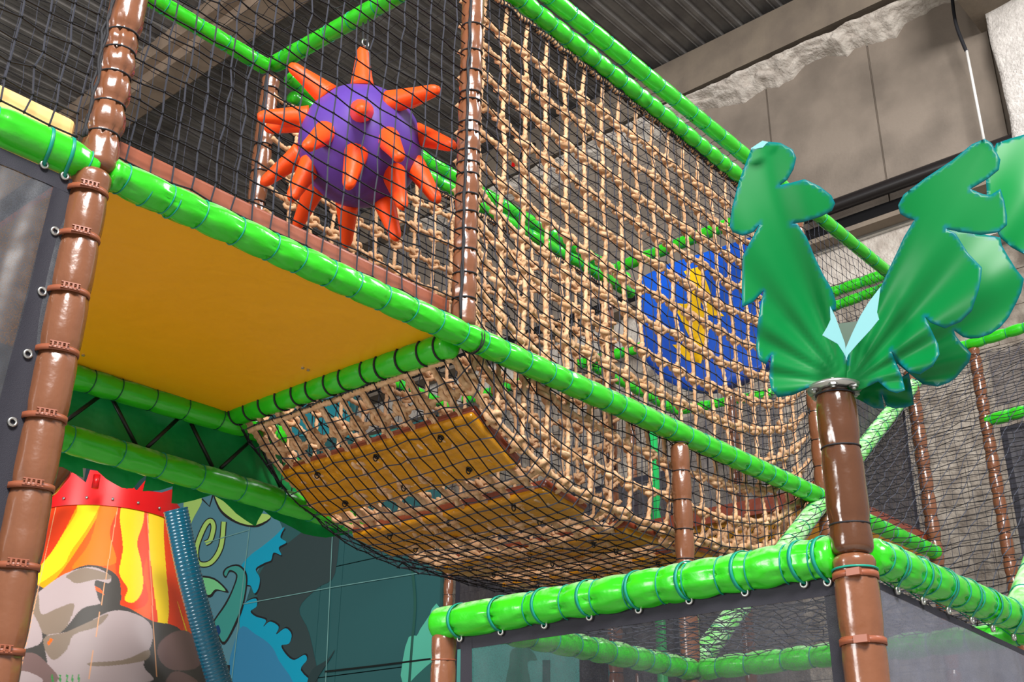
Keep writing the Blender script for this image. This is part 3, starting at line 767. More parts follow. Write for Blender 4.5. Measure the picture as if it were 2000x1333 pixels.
# ---------------------------------------------------------------- blue panel with yellow motif
bp_ = thing('hanging_board', 'blue rounded panel with yellow stacked arrow motif hanging at far end of bridge', 'panel')
XP = X3-.02
outp = [(1248,548),(1300,520),(1400,488),(1470,465),(1535,447),(1548,560),(1545,640),(1525,690),(1480,728),(1430,752),(1380,765),(1330,758),(1290,735),(1262,700),(1250,650)]
P2d = np.array([on(0, XP, *p)[[1, 2]] for p in outp])
top = P2d[:5]; P2d = np.vstack([top, smooth_poly(P2d[4:], 5, False)[1:-1], P2d[-1:]])
def px_bulge(y, z): return XP-.02-.03*math.sin(3*(y-.2))*math.sin(3*(z-4.2))
vs, fs = cdt_fill(resample(P2d, .03), .05); n = len(vs)
vv = [(px_bulge(y, z), y, z) for y, z in vs]+[(XP+.06, y, z) for y, z in vs]
bnd = {}
for f in fs:
    for a_, b_ in zip(f, f[1:]+f[:1]): bnd[(a_, b_)] = bnd.get((a_, b_), 0)+1
edge = [(a_, b_) for (a_, b_) in bnd if (b_, a_) not in bnd]
mesh('panel_body', vv, [f[::-1] for f in fs]+[tuple(i+n for i in f) for f in fs]+[(a_, b_, b_+n, a_+n) for a_, b_ in edge], BLUE, bp_)
mot = [[(1335,530),(1368,520),(1385,560),(1400,600),(1418,620),(1385,618),(1372,590),(1360,600),(1345,575),(1355,560)],
       [(1360,590),(1385,618),(1390,640),(1378,690),(1372,712),(1345,705),(1350,660),(1330,620),(1313,592),(1340,596)],
       [(1316,675),(1345,677),(1350,700),(1345,705)], [(1372,690),(1386,636),(1384,660),(1376,712)], [(1352,598),(1372,590),(1372,712),(1352,707)]]
mb = MB()
for i, p in enumerate(mot):
    q = np.array([on(0, XP-.03, *a_)[[1, 2]] for a_ in p]); vs, fs = cdt_fill(resample(q, .03), .06)
    mb.add([(px_bulge(y, z)-.004-.0006*i, y, z) for y, z in vs], [f[::-1] for f in fs])
mb.build('arrow_motif', SUNY, bp_)

# ---------------------------------------------------------------- lower frame with trunk post
FA = on(0, X1+.05, 852, 1222); FB = on(0, X1+.05, 1640, 1086)
lb = padded('padded_beam', 'thick green padded beam left of the palm trunk, above a grey mesh panel', 'beam', FA, FB, .0605, [on(0, X1+.05, px, 1160)[1]*-1+FA[1] for px in (898,975,1040,1110,1170,1235,1300,1350,1415,1475,1545,1600)], k=34, pinch=.07, pucker=.16)
HA = on(1, YT, 1700, 1085); HB = on(1, YT, 2030, 1226)
padded('padded_beam', 'green padded beam right of the palm trunk, above a grey mesh panel', 'beam', HA, HB, .055, [ .05, .16, .27, .38, .5, .62, .74, .86, .98, 1.1, 1.22], k=34, pinch=.07, pucker=.16)
padded('padded_beam', 'shaded green padded beam seen through mesh, running back from the short post', 'beam', on(1, 0, 930, 1222), on(1, 0, 1370, 1312), .05, .13, k=24)
padded('padded_beam', 'shaded green padded beam seen through mesh behind the palm trunk', 'beam', on(0, XG, 1370, 1308), V(XG, YT, ZL), .05, .16, k=24)
padded('padded_post', 'short brown padded post under the left end of the lower green beam', 'post', V(X1+.05, .09, 0), V(X1+.05, .09, FA[2]-.03), .045, [FA[2]-.03-q for q in (.1, .45, .8, 1.3, 1.8)], BROWN, STRAPB, k=28, pinch=.06)
def straps(parent, pts, ax_i, coord, r, ax):
    return
def eyelets_and_straps(panel, pts, plane_ax, plane_v, beamA, beamB, r, m=TEAL):
    d = (beamB-beamA)/np.linalg.norm(beamB-beamA)
    for p in pts:
        e = on(plane_ax, plane_v, *p)
        s_ = (e-beamA)@d; c = beamA+d*(s_)
        # teardrop loop from the eyelet around the beam
        n = V(0, 0, -1); n -= d*(n@d); n /= np.linalg.norm(n); b_ = np.cross(d, n)
        L = np.linalg.norm(e-c); path = []
        for a in np.linspace(.55, 2*math.pi-.55, 26): path.append(c+(r+.003)*(math.cos(a)*n+math.sin(a)*b_)+d*.012*math.sin(a))
        path = [e]+path+[e]
        path = np.array(path)
        # flat band
        mb = MB(); T, N, Bn = frames(path); w = .0055
        cc = path; rad = path-c; rad /= np.linalg.norm(rad, axis=1)[:, None]+1e-9
        v = np.array([cc+d*w+rad*.0015, cc-d*w+rad*.0015, cc-d*w-rad*.0015, cc+d*w-rad*.0015]).transpose(1, 0, 2).reshape(-1, 3); nn = len(path)
        mb.add(v, [(i*4+j, i*4+(j+1) % 4, (i+1)*4+(j+1) % 4, (i+1)*4+j) for i in range(nn-1) for j in range(4)])
        mb.build('tie_strap', m, panel)
        mb = MB(); axv = V(0, 0, 0); axv[plane_ax] = 1
        ring(mb, e-axv*.004, axv, .0105, .0045, .006, k=18); mb.build('eyelet', METAL, panel)
def mesh_panel(label, quad, m, hem=.05, wav=.008, nrm=None, hems=True):
    t = thing('mesh_panel', label, 'mesh panel'); q = [np.asarray(a, float) for a in quad]
    nrm = np.cross(q[1]-q[0], q[3]-q[0]); nrm /= np.linalg.norm(nrm)
    def fn(u, v_):
        return q[0]*(1-u)*(1-v_)+q[1]*u*(1-v_)+q[2]*u*v_+q[3]*(1-u)*v_+nrm*(wav*math.sin(u*23)*math.exp(-v_*2)+wav*1.2*math.sin(u*6+v_*3))*min(1, v_*8)
    plane_grid('mesh_fabric', fn, 60, 30, m, parent=t)
    if hems:
        W1 = np.linalg.norm(q[1]-q[0]); H1 = np.linalg.norm(q[3]-q[0])
        for name, u0, u1, v0, v1 in (('top_hem', 0, 1, 0, hem/H1), ('side_hem', 0, hem/W1, 0, 1), ('side_hem', 1-hem/W1, 1, 0, 1)):
            plane_grid(name, lambda u, v_: np.array(fn(u0+(u1-u0)*u, v0+(v1-v0)*v_))+(CAM-q[0])/np.linalg.norm(CAM-q[0])*.003, 40, 4, HEM, parent=t)
    return t
xm = X1+.05
p_l = mesh_panel('grey mesh panel laced below the lower green beam left of the palm trunk', [on(0, xm, 900, 1240), on(0, xm, 1640, 1122), on(0, xm, 1640, 1122)*V(1,1,0)+V(0,0,1.2), on(0, xm, 900, 1240)*V(1,1,0)+V(0,0,1.2)], cloth_mesh('sheer_mesh_fabric', (44, 46, 54), .42), hem=.055)
eyelets_and_straps(p_l, [(900,1248),(980,1235),(1065,1222),(1153,1206),(1249,1192),(1348,1174),(1457,1158),(1572,1141),(1618,1138)], 0, xm-.004, FA, FB, .0605)
h0, h1 = on(1, YT, 1712, 1135), on(1, YT, 2040, 1290)
p_r = mesh_panel('grey mesh panel below the green beam right of the palm trunk', [h0, h1, h1*V(1,1,0)+V(0,0,1.2), h0*V(1,1,0)+V(0,0,1.2)], cloth_mesh('mid_mesh_fabric', (104, 106, 118), .82), hem=.02)
eyelets_and_straps(p_r, [(1750,1154),(1800,1174),(1850,1193),(1896,1212),(1937,1228),(1978,1245)], 1, YT-.004, HA, HB, .055)
# left mesh panel
l0, l1 = on(1, 0, -60, 262), on(1, 0, 128, 345)
p_n = mesh_panel('grey mesh panel at the left edge, strapped to the near brown post', [V(l0[0], -.0, l0[2]), V(xp-.045, 0, l1[2]), V(xp-.045, 0, .0), V(l0[0]-.8, 0, .0)], cloth_mesh('left_mesh_fabric', (60, 62, 68), .82), hem=.05)
LA, LB = on(1, 0, -60, 218), on(1, 0, 187, 331)
eyelets_and_straps(p_n, [(85, 323), (125, 345)], 1, -.004, LA, LB, .056)
for px, py in ((105, 452), (80, 570), (52, 692), (22, 825)):
    e = on(1, -.004, px+2, py); mb = MB(); ring(mb, e, V(0, 1, 0), .0105, .0045, .006, k=18); mb.build('eyelet', METAL, p_n)
for px, py in ((1607, 1290),):
    pass
# dark mesh panels in the background right
mesh_panel('dark mesh panel between the dusty pole and the brown post at right', [(5.0, .06, 4.55), (XR-.06, .06, 4.55), (XR-.06, .06, Z0+.1), (4.75, .06, Z0+.1)], MESHD, hem=.04)
mesh_panel('dark grey mesh panel at the right edge below the green rail', [(XE, -.08, 4.72), (XE, -1.3, 4.72), (XE, -1.3, 2.6), (XE, -.08, 2.6)], cloth_mesh('slate_mesh_fabric', (60, 61, 72), .85), hem=.05)
mesh_panel('fine grey mesh panel at the right edge above the green rail', [(XE, -.08, 5.38), (XE, -1.3, 5.38), (XE, -1.3, 4.9), (XE, -.08, 4.9)], cloth_mesh('fine_mesh_fabric', (90, 84, 88), .5), hem=.0, hems=False)

# ---------------------------------------------------------------- palm
pm = thing('palm_tree', 'artificial palm with glossy brown padded trunk and green vinyl leaves', 'palm tree')
tb = on(1, YT, 1692, 1331); XT = on(1, YT, 1655, 985)[0]
tz = [on(1, YT, 1660, py)[2] for py in (1240, 1115, 1026, 885, 790)]
padded('x', '', '', V(XT, YT, 0), V(XT, YT, ZL+.01), .0595, [q for q in (tz[0], tz[1], .5, 1.0, 1.4)], BROWN, STRAPB, parent=pm, k=40, pinch=.045, pucker=.07)
zt = on(1, YT, 1636, 765)[2]
padded('x', '', '', V(XT, YT, ZL-.0), V(XT, YT, zt), .0585, [tz[2]-ZL, tz[3]-ZL, tz[4]-ZL], TRUNK, CORD, parent=pm, k=40, pinch=.06, pucker=.05)  # upper trunk coloured darker than the lower, painting in the leaves' shade
for z in (tz[1], tz[0]):
    mb = MB(); ring(mb, V(XT, YT, z-.012), V(0, 0, 1), .062, .0085, .004, k=30); o = mb.build('strap', STRAPB, pm)
    n_ = V(-.75, -.3, 0); n_ /= np.linalg.norm(n_); mb = MB(); c = V(XT, YT, z-.012)+n_*.066
    mb.add(*box_geo(c-V(.008, .02, .010), c+V(.008, .02, .010))); mb.build('buckle', STRAPB, o, smooth=False)
    e = c+V(-.01, .03, -.004)
mb = MB(); ring(mb, V(XT, YT, tz[1]+.006), V(0, 0, 1), .062, .0035, k=28); mb.build('cable_tie', TEAL, pm)
mb = MB(); v, f = tube_geo([(XT, YT, zt-.004), (XT, YT, zt+.006)], .080, 32); mb.add(v, f); mb.build('flange_plate', METAL, pm)
for a in np.arange(6)*math.pi/3+.4:
    mb = MB(); c = V(XT+.066*math.cos(a), YT+.066*math.sin(a), zt); v, f = tube_geo([c-V(0, 0, .018), c+V(0, 0, .01)], .007, 6); mb.add(v, f)
    v, f = tube_geo([c-V(0, 0, .012), c-V(0, 0, .005)], .014, 6); mb.add(v, f); mb.build('bolt', METAL, pm, smooth=False)
v, f = tube_geo([(XT, YT, zt), (XT, YT, zt+.02)], .045, 16); mesh('leaf_socket', v, f, SHEET, pm)
TOPP = V(XT, YT, zt)
nh = CAM-TOPP; nh[2] = 0; nh /= np.linalg.norm(nh)
D_T = (TOPP-CAM)@(-nh)
def leaf_pt(px, py, off):
    d = ray(px, py); return CAM+d*((D_T+off)/(d@(-nh)))
C_G, C_E, C_ST = srgb(0, 126, 58), srgb(0, 112, 122), srgb(0, 104, 62)
def leaf(label, outline, rib, base_off, slope, fold=.35, tip_off=.0, smooth=True, color=None, wave=.003, seed=0.0):
    o_ = np.array(outline, float)
    pts = smooth_poly(o_, 4) if smooth else o_
    pts = resample(pts, 6.5)
    vs, fs = cdt_fill(pts, 7.0)
    rib = np.array(rib, float); B0 = rib[0]
    loop = np.vstack([pts, pts[:1]])
    # extra inner ring for the edge band: densify by adding points at 9 px inside
    de = seg_dist(vs, loop); dr = seg_dist(vs, rib)
    db = np.linalg.norm(vs-B0, axis=1)
    V3 = []
    for (x, y), e, r_, b_ in zip(vs, de, dr, db):
        off = base_off+slope*b_*.0011+fold*math.sqrt(r_*r_+120)*.0011*(min(1, b_/180))+wave*math.sin(x*.025+y*.01)+.012*math.sin(b_*.013)+.016*math.cos(math.atan2(x-B0[0], B0[1]-y)*17+seed)*min(1, b_/160)*math.exp(-b_/420)
        V3.append(leaf_pt(x, y, off))
    V3 = np.array(V3); n = len(V3)
    vb = V3-nh*.004
    ed = {}
    for f in fs:
        for a_, b_ in zip(f, f[1:]+f[:1]): ed[(a_, b_)] = 1
    bd = [(a_, b_) for (a_, b_) in ed if (b_, a_) not in ed]
    F_ = [f for f in fs]+[tuple(i+n for i in f[::-1]) for f in fs]+[(b_, a_, a_+n, b_+n) for a_, b_ in bd]
    o = mesh('leaf', np.vstack([V3, vb]), F_, LEAF, pm)
    col = np.zeros((2*n, 4), np.float32); cg = np.array(color or C_G); ce = np.array(C_E)
    w = np.clip((6.5-de)/3, 0, 1)[:, None]*(db > 40)[:, None]
    col[:n] = cg*(1-w)+ce*w; col[n:] = col[:n]; col[:, 3] = 1
    set_vcol(o, col); o['label'] = label
    # stitched seam a little inside the edge
    return o
LA_ = [(1468,289),(1491,276),(1524,279),(1548,292),(1555,308),(1550,329),(1538,350),(1522,362),(1545,357),(1571,350),(1601,364),(1624,382),(1631,397),(1625,411),(1604,422),(1573,432),(1545,437),(1557,437),(1576,464),(1590,499),(1608,537),(1625,565),(1633,590),(1632,609),(1626,604),(1640,645),(1650,680),(1660,715),(1662,752),(1640,759),(1610,758),(1580,757),(1550,771),(1519,776),(1506,760),(1502,736),(1507,692),(1496,712),(1483,704),(1477,680),(1479,638),(1485,597),(1492,567),(1470,590),(1449,600),(1449,555),(1450,501),(1468,467),(1484,438),(1471,453),(1450,460),(1431,453),(1425,443),(1429,408),(1443,355),(1457,317)]
leaf('left palm leaf, upright with a folded tip', LA_, [(1648,748),(1600,660),(1560,560),(1528,470),(1508,380),(1492,285)], 0.0, -.42, fold=-.22, smooth=False)
LD = [(1946,280),(1975,270),(2000,263),(2060,250),(2080,380),(2060,520),(1996,494),(1975,482),(1954,464),(1930,420),(1925,340)]
leaf('rear right palm leaf cut by the frame', LD, [(1800,700),(1900,560),(2000,380)], .42, -.2, fold=.1, color=srgb(0, 136, 62), smooth=False)
LC = [(1840,440),(1880,450),(1954,464),(1957,480),(1968,499),(1984,525),(2000,545),(1995,570),(1986,590),(1970,620),(1954,639),(1935,652),(1912,660),(1895,661),(1881,658),(1863,645),(1866,655),(1875,667),(1897,691),(1893,707),(1881,721),(1868,737),(1854,747),(1831,755),(1802,750),(1778,731),(1740,700),(1700,740),(1672,765),(1665,750),(1720,640),(1790,520)]
leaf('middle right palm leaf behind the front one', LC, [(1665,755),(1760,640),(1880,520)], .16, -.15, fold=.25, smooth=False)
LL = [(1660,700),(1700,690),(1745,692),(1762,737),(1775,727),(1781,760),(1785,790),(1768,796),(1744,797),(1731,792),(1722,768),(1727,798),(1707,797),(1684,784),(1668,776),(1655,755)]
leaf('low palm leaf lobes hanging right of the flange', LL, [(1660,752),(1720,750),(1770,770)], .06, .1, fold=.1, smooth=False)
LB_ = [(1923,271),(1937,280),(1954,312),(1951,331),(1930,348),(1895,369),(1916,378),(1933,382),(1954,369),(1961,390),(1967,422),(1967,439),(1951,453),(1916,458),(1877,453),(1846,446),(1867,457),(1880,478),(1891,495),(1918,523),(1916,545),(1912,565),(1898,607),(1877,628),(1846,641),(1818,630),(1806,618),(1821,649),(1832,672),(1835,692),(1822,715),(1797,731),(1775,727),(1757,710),(1740,685),(1750,710),(1762,737),(1768,762),(1752,768),(1736,763),(1715,745),(1680,762),(1655,762),(1653,740),(1655,700),(1653,681),(1664,653),(1678,621),(1695,593),(1720,562),(1734,530),(1751,495),(1765,464),(1786,429),(1772,425),(1758,417),(1754,401),(1765,380),(1807,348),(1860,313),(1898,282)]
leaf('front right palm leaf, the largest, leaning right', LB_, [(1655,755),(1700,660),(1760,560),(1830,450),(1880,370),(1925,290)], -.02, -.40, fold=-.22, smooth=False)
# pale backs of the folded edges
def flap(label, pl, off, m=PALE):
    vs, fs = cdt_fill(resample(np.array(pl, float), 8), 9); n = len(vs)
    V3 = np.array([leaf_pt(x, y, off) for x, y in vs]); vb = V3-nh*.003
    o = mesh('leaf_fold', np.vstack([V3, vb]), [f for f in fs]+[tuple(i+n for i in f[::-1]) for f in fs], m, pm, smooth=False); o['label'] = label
flap('pale back of the right leaf showing along its edge', [(1720,560),(1716,590),(1713,610),(1717,624),(1700,645),(1675,672),(1657,693),(1652,705),(1652,680),(1664,652),(1680,618),(1697,590)], -.17)
flap('pale back of the left leaf showing at a folded corner', [(1621,598),(1632,620),(1650,670),(1655,705),(1648,690),(1636,672),(1606,655),(1615,640),(1622,625)], -.12)
flap('pale folded tip of the left leaf', [(1466,290),(1489,275),(1500,277),(1490,288),(1475,291)], -.26)
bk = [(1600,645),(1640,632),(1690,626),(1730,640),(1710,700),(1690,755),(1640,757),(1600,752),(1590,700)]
flap('inner leaf behind the leaf roots, shade painted into its green', bk, .10, mat('shaded_leaf_vinyl', (0, 62, 32), .4))  # filler leaf, its green darkened to paint the shade between the roots

# ---------------------------------------------------------------- volcano (painted cone)
YV = 3.6
c0 = on(1, YV, 218, 990); dist = (c0-CAM)@FW
r_top = 126*dist/F_PX; slope_ = .36
AX = V(c0[0], YV, 0)
fr = AX-CAM; fr[2] = 0; fr = AX-fr/np.linalg.norm(fr)*r_top
zc0 = min(np.arange(2.5, 4.5, .005), key=lambda z: abs(proj(V(fr[0], fr[1], z))[1]-986))
vol = thing('volcano', 'painted volcano cone with lava stripes, grey rocks and a red crown', 'play cone')
nu, nv = 470, 470; zlow = zc0-1.5
ang0 = math.atan2(CAM[1]-AX[1], CAM[0]-AX[0])
P = []; 
for j in range(nv+1):
    z = zc0+.02-(zc0+.02-zlow)*j/nv; r = r_top+(zc0-z)*slope_
    for i in range(nu+1):
        a = ang0+(i/nu-.5)*math.pi*1.15; P.append((AX[0]+r*math.cos(a), AX[1]+r*math.sin(a), z))
P = np.array(P); d = P-CAM; zz_ = d@FW
PX = np.c_[1000+F_PX*(d@RT)/zz_, 666.5-F_PX*(d@UP)/zz_]
col = np.tile(np.array(srgb(250, 92, 20), np.float32), (len(P), 1))
def paint(poly, rgb, sm=4):
    pl = smooth_poly(poly, sm) if sm else np.array(poly, float); col[inside(PX, pl)] = srgb(*rgb)
def stroke(pl, w, rgb, sm=4):
    q = smooth_poly(pl, sm, False); col[seg_dist(PX, q) < w/2] = srgb(*rgb)
OR1, OR2, YL = (255, 120, 20), (240, 66, 20), (255, 214, 30)
paint([(150,978),(200,980),(190,1010),(160,1060),(110,1130),(60,1170),(40,1160),(95,1090),(130,1020)], (255, 160, 10))
paint([(152,975),(196,978),(172,1030),(140,1075),(120,1110),(60,1150),(40,1145),(95,1085),(125,1040),(150,1000)], YL)
paint([(85,975),(110,978),(90,1030),(60,1080),(60,1020)], YL)
paint([(110,976),(150,978),(140,1010),(100,1080),(55,1125),(70,1060)], OR2)
paint([(230,985),(285,990),(292,1060),(280,1120),(290,1170),(270,1190),(235,1180),(225,1100),(215,1040)], OR2)
paint([(243,985),(278,988),(280,1020),(268,1060),(276,1100),(279,1150),(262,1177),(243,1172),(249,1150),(233,1120),(240,1070),(234,1010)], YL)
paint([(286,985),(345,1000),(365,1130),(350,1260),(300,1333),(270,1333),(295,1200),(288,1100)], OR2)
paint([(293,992),(318,996),(320,1050),(325,1120),(330,1190),(322,1240),(306,1270),(303,1333),(288,1333),(295,1260),(308,1220),(300,1150),(293,1080),(290,1020)], YL)
paint([(345,1170),(380,1280),(365,1240)], YL)
LG, MG, DG, BG = (182, 164, 164), (140, 122, 106), (72, 68, 64), (124, 98, 94)
paint([(200,980),(232,985),(214,1040),(226,1100),(170,1105),(140,1110),(175,1060)], (255, 122, 18))
paint([(20,1165),(60,1140),(110,1160),(150,1150),(180,1150),(230,1180),(255,1190),(300,1215),(345,1225),(400,1280),(430,1350),(-40,1350),(0,1250)], DG, 3)
paint([(135,1120),(165,1105),(200,1108),(232,1130),(235,1180),(215,1185),(195,1150),(150,1135)], DG)
paint([(65,1170),(85,1150),(130,1120),(180,1108),(215,1125),(212,1140),(185,1135),(192,1170),(195,1180),(160,1190),(130,1225),(105,1240),(75,1230),(62,1200)], LG)
paint([(130,1125),(165,1110),(212,1122),(214,1132),(185,1133),(150,1140),(135,1132)], MG)
paint([(60,1180),(75,1160),(80,1200),(110,1190),(145,1180),(130,1225),(105,1241),(78,1232)], MG)
paint([(30,1200),(50,1180),(80,1230),(75,1260),(20,1270),(0,1240)], LG)
paint([(88,1245),(130,1235),(180,1212),(215,1195),(250,1195),(290,1215),(298,1250),(280,1300),(290,1333),(100,1333),(92,1290)], LG)
paint([(88,1245),(130,1235),(180,1212),(212,1200),(190,1225),(145,1240),(130,1270),(105,1290),(88,1270)], MG)
paint([(175,1295),(240,1290),(290,1270),(285,1290),(230,1300),(180,1302)], MG)
paint([(15,1290),(60,1275),(95,1300),(110,1333),(0,1333)], BG); paint([(20,1320),(50,1312),(85,1330),(60,1345),(10,1345)], LG)
paint([(310,1260),(340,1235),(375,1240),(390,1300),(340,1310),(312,1290)], BG); paint([(330,1320),(350,1312),(385,1330),(380,1345),(325,1345)], BG)
paint([(92,1258),(98,1247),(104,1250),(95,1262)], (250, 110, 20), 0)
for bx in (105, 118, 130, 142, 155): stroke([(bx, 1345), (bx+random.uniform(-6, 12), 1320)], 3.5, (40, 150, 60))
for a_, b_ in (((112,978),(35,1333)), ((231,985),(172,1333)), ((287,992),(306,1333))): stroke([a_, b_], 1.4, (235, 170, 120))
fa = [(j*(nu+1)+i, (j+1)*(nu+1)+i, (j+1)*(nu+1)+i+1, j*(nu+1)+i+1) for j in range(nv) for i in range(nu)]
o = mesh('painted_cone', P, fa, VCOL, vol); set_vcol(o, col)
# crown
crown_top = [(60,925),(95,925),(118,920),(130,911),(140,925),(162,940),(164,914),(189,918),(215,938),(243,952),(252,945),(262,955),(275,935),(287,925),(282,955),(310,958),(330,950),(340,952),(338,975),(350,990)]
cx = np.array([p[0] for p in crown_top]); cyv = np.array([p[1] for p in crown_top])
vv = []; nu = 220
for j in range(7):
    for i in range(nu+1):
        a = ang0+(i/nu-.5)*math.pi*1.1; 
        q = V(AX[0]+(r_top+.012)*math.cos(a), AX[1]+(r_top+.012)*math.sin(a), zc0)
        px, py = proj(q); ht = np.interp(px, cx, cyv); hgt = max(.03, (py-ht)*dist/F_PX*.98)
        vv.append(q+V(0, 0, -.012+hgt*j/6))
ff = [(j*(nu+1)+i, j*(nu+1)+i+1, (j+1)*(nu+1)+i+1, (j+1)*(nu+1)+i) for j in range(6) for i in range(nu+1-1)]
mesh('crown_band', vv, ff, RED, vol)
for i in range(9):
    a = ang0+(i/8-.5)*math.pi*.9; c = V(AX[0]+(r_top+.014)*math.cos(a), AX[1]+(r_top+.014)*math.sin(a), zc0+.03); n_ = V(math.cos(a), math.sin(a), 0)
    v, f = tube_geo([c, c+n_*.008], .008, 10); mesh('screw', v, f, METAL, vol)
c = on(1, YV-r_top-.05, 188, 938); v, f = tube_geo([c+V(0, 0, .03), c-V(0, 0, .05)], .02, 12); mesh('red_hook', v, f, RED, vol)
# dark inside
# teal spiral hose
P = [on(1, 2.62, *p) for p in ((343,996),(352,1040),(362,1090),(376,1150),(395,1220),(412,1280),(432,1345),(450,1400))]
P = smooth_poly(P, 10, False); P = resample(P, .006, False)
s = np.arange(len(P))*.006; hr = .067*(1+.03*np.sin(s*2*np.pi/.024))
v, f = tube_geo(P, hr, 24)
tag(mesh('padded_hose', v, f, TEALP), 'shiny teal ribbed padded pipe beside the volcano', 'pipe')

# ---------------------------------------------------------------- printed mural wall
XM = 7.8
mu = thing('mural_wall', 'dark teal printed jungle panels behind the volcano', 'mural')
y69 = on(0, XM, 692, 800)[1]; ztA = on(0, XM, 885, 800)[2]; ztB = on(0, XM, 640, 730)[2]
mb = MB(); yj = [6.28, 8.42, y69, 10.6, 12.8, 15.0]
if y69 < 8.42: yj = [6.28, y69, 8.42, 10.6, 12.8, 15.0]
for a_, b_ in zip(yj[:-1], yj[1:]):
    top_ = ztA if a_ < y69-.01 else ztB
    zz1 = [0.0, 3.41, 4.75, top_]
    for c_, d_ in zip(zz1[:-1], zz1[1:]): mb.add(*box_geo((XM, a_+.006, c_+.006), (XM+.06, b_-.006, d_-.006)))
TPAN = mat('teal_panel', (44, 92, 94), .35)
mb.build('panel', TPAN, mu, smooth=False)
cols = {}
def cm(rgb):
    if rgb not in cols: cols[rgb] = mat('print_%d_%d_%d' % rgb, rgb, .35)
    return cols[rgb]
class Decal:
    def __init__(s): s.mb = MB(); s.mats = []; s.n = 0
    def poly(s, pl, rgb, sm=4, xx=XM):
        q = smooth_poly(pl, sm) if sm else np.array(pl, float)
        q = np.array([on(0, xx, *p)[[1, 2]] for p in q]); s.n += 1
        vs, fs = cdt_fill(q); m_ = cm(rgb)
        if m_ not in s.mats: s.mats.append(m_)
        s.mb.add([(xx-.003-.0004*s.n, y, z) for y, z in vs], [f[::-1] for f in fs], s.mats.index(m_))
    def stroke(s, pl, w, rgb, sm=6, xx=XM):
        q = smooth_poly(pl, sm, False); T = np.gradient(q, axis=0); T /= np.linalg.norm(T, axis=1)[:, None]+1e-9; N = np.c_[-T[:, 1], T[:, 0]]
        a_ = q+N*w/2; b_ = q-N*w/2; s.n += 1; m_ = cm(rgb)
        if m_ not in s.mats: s.mats.append(m_)
        v = []
        for x, y in zip(a_, b_):
            for p in (x, y): r_ = on(0, xx, *p); r_[0] = xx-.003-.0004*s.n; v.append(r_)
        s.mb.add(v, [(2*i, 2*i+1, 2*i+3, 2*i+2) for i in range(len(q)-1)], s.mats.index(m_))
D = Decal(); CY, BK, GB = (0, 158, 190), (30, 30, 34), (84, 136, 150)
D.poly([(300,930),(520,960),(556,1040),(520,1090),(495,1130),(480,1180),(500,1230),(560,1290),(600,1345),(300,1345)], GB, 0)
D.poly([(650,1010),(520,1100),(500,1180),(470,1260),(560,1300),(620,1340),(605,1240),(585,1190),(620,1150),(655,1120)], (50, 68, 70))
cyan = [(556,1030),(548,1050),(560,1060),(545,1070),(550,1085),(535,1080),(530,1095),(518,1100),(500,1112),(508,1130),(505,1150),(497,1160),(490,1145),(478,1140),(470,1110),(490,1085),(510,1070),(535,1050)]
D.poly([(x+2, y+3) for x, y in cyan], BK); D.poly(cyan, CY)
cy2 = [(478,1180),(500,1170),(502,1185),(490,1195),(500,1205),(520,1212),(515,1225),(528,1215),(545,1225),(540,1240),(558,1228),(570,1240),(565,1258),(550,1262),(560,1280),(575,1290),(595,1280),(600,1290),(588,1310),(605,1345),(440,1345),(470,1260),(468,1210)]
D.poly([(x+2, y-3) for x, y in cy2], BK); D.poly(cy2, CY); D.poly([(468,1230),(500,1240),(530,1262),(545,1290),(570,1345),(450,1345)], (50, 130, 170))
LGN = (176, 216, 112)
D.poly([(362,970),(395,975),(380,1010),(362,1040)], LGN); D.stroke([(395,975),(410,990),(417,966)], 3, BK, 1)
D.poly([(418,962),(450,975),(480,1000),(530,1010),(505,1030),(470,1026),(440,1010),(425,990)], BK); D.poly([(420,962),(448,972),(480,998),(530,1008),(502,1026),(470,1022),(442,1005),(428,988)], LGN)
D.stroke([(438,1020),(432,1070),(412,1100),(388,1100),(385,1070),(400,1030),(412,1018),(418,1030),(412,1055),(402,1062)], 12, BK); D.stroke([(438,1020),(432,1070),(412,1100),(388,1100),(385,1070),(400,1030),(412,1018),(418,1030),(412,1055),(402,1062)], 8, LGN)
D.poly([(385,1128),(420,1130),(448,1158),(425,1155),(412,1168),(392,1160)], BK); D.poly([(385,1131),(418,1133),(442,1155),(422,1152),(410,1163),(392,1157)], (120, 206, 140))
TQ = (58, 150, 140)
D.poly([(436,1120),(445,1108),(468,1104),(484,1125),(480,1170),(468,1210),(440,1260),(425,1240),(415,1220),(440,1180),(455,1150),(462,1125),(450,1118),(442,1130)], BK)
D.poly([(439,1121),(446,1111),(466,1107),(481,1126),(477,1170),(464,1208),(440,1254),(427,1238),(418,1220),(443,1182),(458,1150),(465,1124),(450,1114),(443,1126)], TQ)
D.poly([(420,1230),(428,1222),(432,1236),(424,1244)], (10, 60, 110)); D.stroke([(438,1345),(446,1320),(448,1300)], 5, BK)
D.poly([(790,1345),(788,1290),(800,1245),(815,1243),(822,1230),(842,1200),(845,1190),(862,1190),(860,1345)], (88, 186, 160), 2)
D.poly([(800,1345),(815,1320),(850,1290),(860,1288),(860,1345)], (46, 100, 96), 2)
D.stroke([(806,1110),(812,1180),(806,1260),(800,1345)], 5, (40, 88, 78)); 

